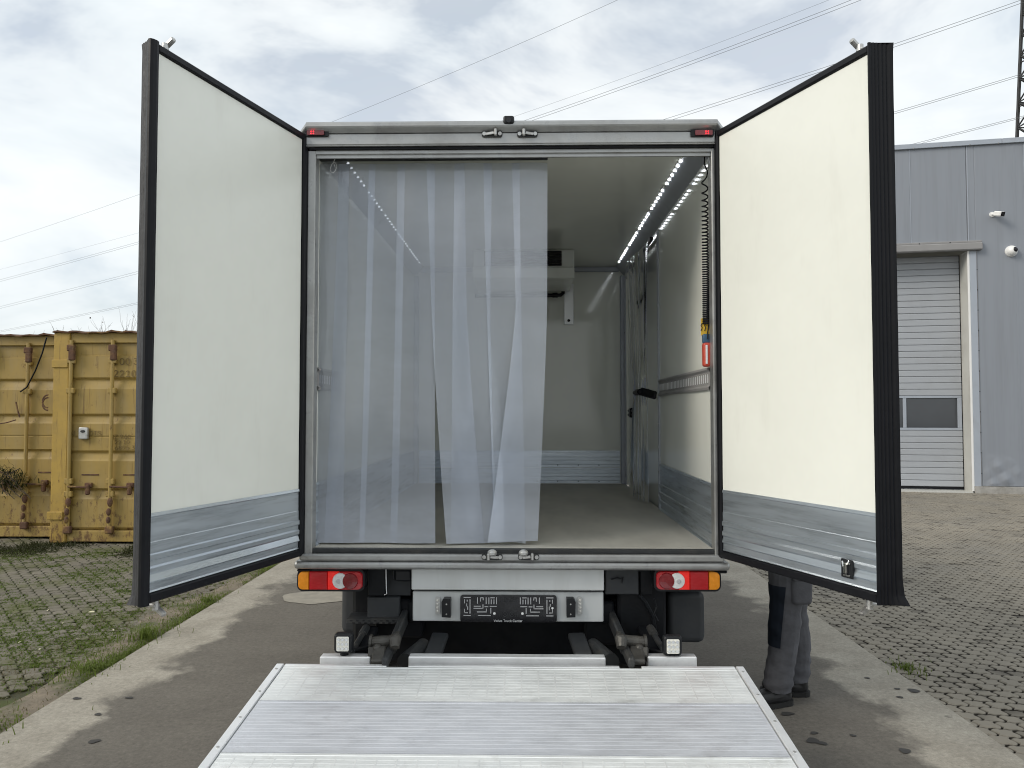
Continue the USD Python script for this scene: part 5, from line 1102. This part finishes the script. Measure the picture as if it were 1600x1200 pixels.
for p in arms.values():
    if p[2] < 26: continue
    z = min(p[2] + 1.6, PH - .3); ti = np.array([p[0], p[1], z]); k = MB()
    for i in range(4): k.bar(cz(i, z), ti + [0, 0, 0.0], .09, .09, 0)
    k.bar(cz(0, z) + [0, 2.4, 0], np.array([2 * PX - p[0], 2 * PY - p[1], z]) + [5.0, 3, 0], .12, .12, 0)
    k.build('crossarm', 'pylon_steel', py_)
    k = MB(); k.cyl(ti, p, .10, n=8); k.build('insulator', 'arm_paint', py_)

# ------------------------------------------------------------------ the man behind the right door
def bones(chains, n=14):
    out = None
    for ch in chains:
        for (p, r0), (q, r1) in zip(ch, ch[1:]):
            h = m3.Manifold.batch_hull([m3.Manifold.sphere(r0, n).translate(tuple(map(float, p))), m3.Manifold.sphere(r1, n).translate(tuple(map(float, q)))])
            out = h if out is None else out + h
    return out
def fleshy(m, length=0.02, it=8, noise=0.0, ns=14.0, seed=0):
    q = m.refine_to_length(length).to_mesh(); t = trimesh.Trimesh(np.array(q.vert_properties[:, :3]), np.array(q.tri_verts)); t.merge_vertices()
    trimesh.smoothing.filter_taubin(t, iterations=it)
    if noise:
        d = meshkit.fbm(t.vertices * [ns, ns, ns * .8], 3, seed) - .5; t.vertices = t.vertices + t.vertex_normals * (d * 2 * noise)[:, None]
    return t
man = thing('person', 'person in grey work trousers and black shoes standing behind the right truck door', 'person', (1.50, 4.48, 0))
Lh, Lk, La = (1.545, 4.415, .92), (1.515, 4.405, .50), (1.475, 4.405, .10)
Rh, Rk, Ra = (1.585, 4.585, .92), (1.605, 4.565, .50), (1.630, 4.565, .10)
pel, chest, neck, head = (1.565, 4.50, .97), (1.55, 4.50, 1.33), (1.545, 4.50, 1.50), (1.525, 4.50, 1.635)
Ls, Le, Lw = (1.55, 4.315, 1.42), (1.585, 4.285, 1.14), (1.43, 4.32, 1.0)
Rs, Re, Rw = (1.56, 4.685, 1.42), (1.595, 4.715, 1.14), (1.44, 4.68, 1.0)
def hand(w, e, side):
    w, e = np.array(w), np.array(e); d = (w - e) / np.linalg.norm(w - e); s = np.array([0, 1.0, 0]); pn = np.cross(d, s); pn /= np.linalg.norm(pn)
    base = w + d * .09; ch = [[(w, .026), (w + d * .05, .030), (base, .028)]]
    for i, (o, L) in enumerate(((-.030, .070), (-.010, .080), (.010, .075), (.029, .058))):
        r0 = base + s * o; a = r0 + d * L * .45 - pn * .006; b = a + d * L * .30 - pn * .016; c_ = b + d * L * .14 - pn * .022; ch += [[(w + d * .06 + s * o * .8, .013), (r0, .0105), (a, .0095), (b, .0088), (c_, .0080)]]
    th = w + d * .03 + s * side * -.028; ch += [[(th, .014), (th + d * .03 + s * side * -.022 - pn * .008, .0115), (th + d * .06 + s * side * -.026 - pn * .018, .0095)]]
    return ch
body = bones([[(pel, .125), ((1.56, 4.5, 1.12), .12), (chest, .13), ((1.548, 4.5, 1.43), .09), (neck, .058), ((1.53, 4.5, 1.57), .056)],
              [((1.55, 4.44, 1.34), .12), (Ls, .065)], [((1.55, 4.56, 1.34), .12), (Rs, .065)], [(Ls, .058), (Le, .046), (Lw, .030)], [(Rs, .058), (Re, .046), (Rw, .030)],
              [(pel, .12), (Lh, .095), (Lk, .06), (La, .042)], [(pel, .12), (Rh, .095), (Rk, .06), (Ra, .042)],
              [((1.535, 4.5, 1.685), .092), ((1.505, 4.5, 1.66), .088)], [((1.50, 4.5, 1.64), .070), ((1.475, 4.5, 1.575), .036)], [((1.43, 4.5, 1.655), .010), ((1.412, 4.5, 1.625), .014)],
              [((1.535, 4.408, 1.645), .018), ((1.535, 4.404, 1.62), .012)], [((1.535, 4.592, 1.645), .018), ((1.535, 4.596, 1.62), .012)]] + hand(Lw, Le, -1) + hand(Rw, Re, 1))
bt = fleshy(body, .011, 6); bp_ = obj('body', bt, 'skin', man, smooth=True)
k = MB()
for s in (-1, 1): k.ball((1.437, 4.5 + s * .033, 1.668), .0115, 2)
k.build('eyes', 'white_print', bp_, smooth=True)
k = MB()
for s in (-1, 1): k.ball((1.4285, 4.5 + s * .033, 1.668), .0055, 2)
k.build('irises', 'lens_black', bp_, smooth=True)
k = MB(); k.tube([(1.437, 4.478, 1.600), (1.428, 4.5, 1.603), (1.437, 4.522, 1.600)], .0055, 6); k.build('lips', 'red_remote', bp_)
hm = bones([[((1.545, 4.5, 1.70), .098), ((1.515, 4.5, 1.715), .086)], [((1.57, 4.5, 1.67), .085), ((1.58, 4.5, 1.62), .07)]]); obj('hair', fleshy(hm, .014, 4, .006, 60, 2), 'hair', man, smooth=True)
jk = bones([[((1.565, 4.5, .90), .165), ((1.56, 4.5, 1.12), .155), ((1.55, 4.5, 1.33), .15), ((1.548, 4.5, 1.44), .095), ((1.54, 4.5, 1.50), .072)], [((1.55, 4.44, 1.32), .135), (Ls, .085)], [((1.55, 4.56, 1.32), .135), (Rs, .085)], [(Ls, .078), (Le, .068), (np.array(Lw) * .85 + np.array(Le) * .15, .050)], [(Rs, .078), (Re, .068), (np.array(Rw) * .85 + np.array(Re) * .15, .050)]])
obj('jacket', fleshy(jk, .018, 6, .010, 9, 3), 'jacket', man, smooth=True)
def leg(h, kn, an, wide):
    h, kn, an = map(np.array, (h, kn, an)); return [(h, .115), (h * .55 + kn * .45, .104), (kn + [0, 0, .02], .084), (kn * .55 + an * .45 + [.004, 0, 0], .082), (an + [-.004, 0, .09], .078), (an + [-.012, 0, .02], .080)]
trs = bones([[((1.565, 4.5, .98), .14), ((1.565, 4.5, .90), .14)], [((1.565, 4.5, .90), .13), (Lh, .12)], [((1.565, 4.5, .90), .13), (Rh, .12)], leg(Lh, Lk, La, 1), leg(Rh, Rk, Ra, 1)])
trs = trs.trim_by_plane((0, 0, 1), 0.085)
tt = fleshy(trs, .013, 6, .010, 8, 5)
V = np.array(tt.vertices); low = np.exp(-((V[:, 2] - .16) / .12) ** 2)                      # stacked folds above the shoes and behind the knee
fold = np.sin(V[:, 2] * 95 + 5 * meshkit.noise(V * [9, 9, 3], 3) + V[:, 1] * 30) * low * (.007 * meshkit.noise(V * [7, 7, 10], 21)) + np.sin(V[:, 2] * 60 + V[:, 0] * 25 + 4 * meshkit.noise(V * 6, 9)) * np.exp(-((V[:, 2] - .5) / .14) ** 2) * .006 * meshkit.noise(V * 8, 22)
V = V + np.array(tt.vertex_normals) * fold[:, None]; V[:, 2] = np.maximum(V[:, 2], .078 + .012 * meshkit.noise(V * [20, 20, 0], 4))
tp = obj('trousers', (V, np.array(tt.faces)), 'trousers', man, smooth=True)
# dark panels on shin and thigh, cut from the trousers' own surface and raised a little
tq = trimesh.Trimesh(V, np.array(tt.faces), process=False); nv = np.array(tt.vertex_normals)
for y0, y1, xc in ((4.30, 4.495, 1.482), (4.505, 4.70, 1.56)):
    cut = tq
    for o, n_ in (((0, 0, .335), (0, .0, 1)), ((0, 0, .675), (0, 0, -1)), ((0, y0, 0), (0, 1, 0)), ((0, y1, 0), (0, -1, 0)), ((xc, y0 + .06, .5), (-1, .25, .10))):
        cut = trimesh.intersections.slice_mesh_plane(cut, n_, o)
    cut.merge_vertices(); obj('knee_panel', (np.array(cut.vertices) + np.array(cut.vertex_normals) * .004, np.array(cut.faces)), 'trouser_panel', tp, smooth=True)
for y, x in ((4.315, 1.575), (4.685, 1.60)):
    s = -1 if y < 4.5 else 1; k = MB(); v, f = rbox((.11, .05, .145), .024, 10); v = v + (meshkit.noise(v * 22, 31) - .5)[:, None] * .012; k.add(v + [x, y, .655], f); pk = k.build('cargo_pocket', 'trousers', tp, smooth=60)
    k = MB(); v, f = rbox((.117, .056, .05), .014, 8); k.add(v + [x, y, .735], f); k.build('pocket_flap', 'trousers', pk, smooth=40)
def shoe(heel, toe, name):
    heel, toe = np.array([*heel, 0.0]), np.array([*toe, 0.0]); d = (toe - heel) / np.linalg.norm(toe - heel); s = np.array([-d[1], d[0], 0]); L = np.linalg.norm(toe - heel); Q = lambda a, b, z: tuple(heel + d * a + s * b + [0, 0, z])
    up_ = m3.Manifold.batch_hull([m3.Manifold.sphere(r_, 14).translate(Q(a, b, z)) for a, b, z, r_ in ((.045, 0, .05, .036), (L - .05, .014, .05, .034), (L - .05, -.016, .05, .034), (.11, .012, .06, .040), (.11, -.012, .06, .040))])
    up_ = up_ + m3.Manifold.batch_hull([m3.Manifold.sphere(r_, 14).translate(Q(a, b, z)) for a, b, z, r_ in ((.05, 0, .06, .038), (.06, 0, .135, .044), (.13, 0, .085, .040))])
    sh = obj('shoe', fleshy(up_, .01, 5), 'shoe', man, smooth=True)
    so = m3.Manifold.batch_hull([m3.Manifold.cylinder(.026, r_, r_, 18).translate(Q(a, b, 0.002)) for a, b, r_ in ((.045, 0, .043), (L - .055, .012, .050), (L - .055, -.012, .050), (.14, 0, .042))])
    so = so - m3.Manifold.cube((.03, .2, .012), True).translate(Q(.12, 0, 0)) ; obj('sole', (lambda q: (np.array(q.vert_properties[:, :3]), np.array(q.tri_verts)))(so.to_mesh()), 'sole', sh)
    k = MB()
    for j in range(4): k.tube([Q(.125 + .026 * j, -.03, .095 - .010 * j), Q(.125 + .026 * j, 0, .112 - .012 * j), Q(.125 + .026 * j, .03, .095 - .010 * j)], .0035, 5)
    k.build('laces', 'sole', sh)
shoe((1.555, 4.435), (1.275, 4.345), 'l'); shoe((1.70, 4.555), (1.415, 4.585), 'r')
UsdGeom.XformCommonAPI(man).SetTranslate(Gf.Vec3d(1.50 - 0.055, 4.48, 0))       # he stands a little nearer the truck
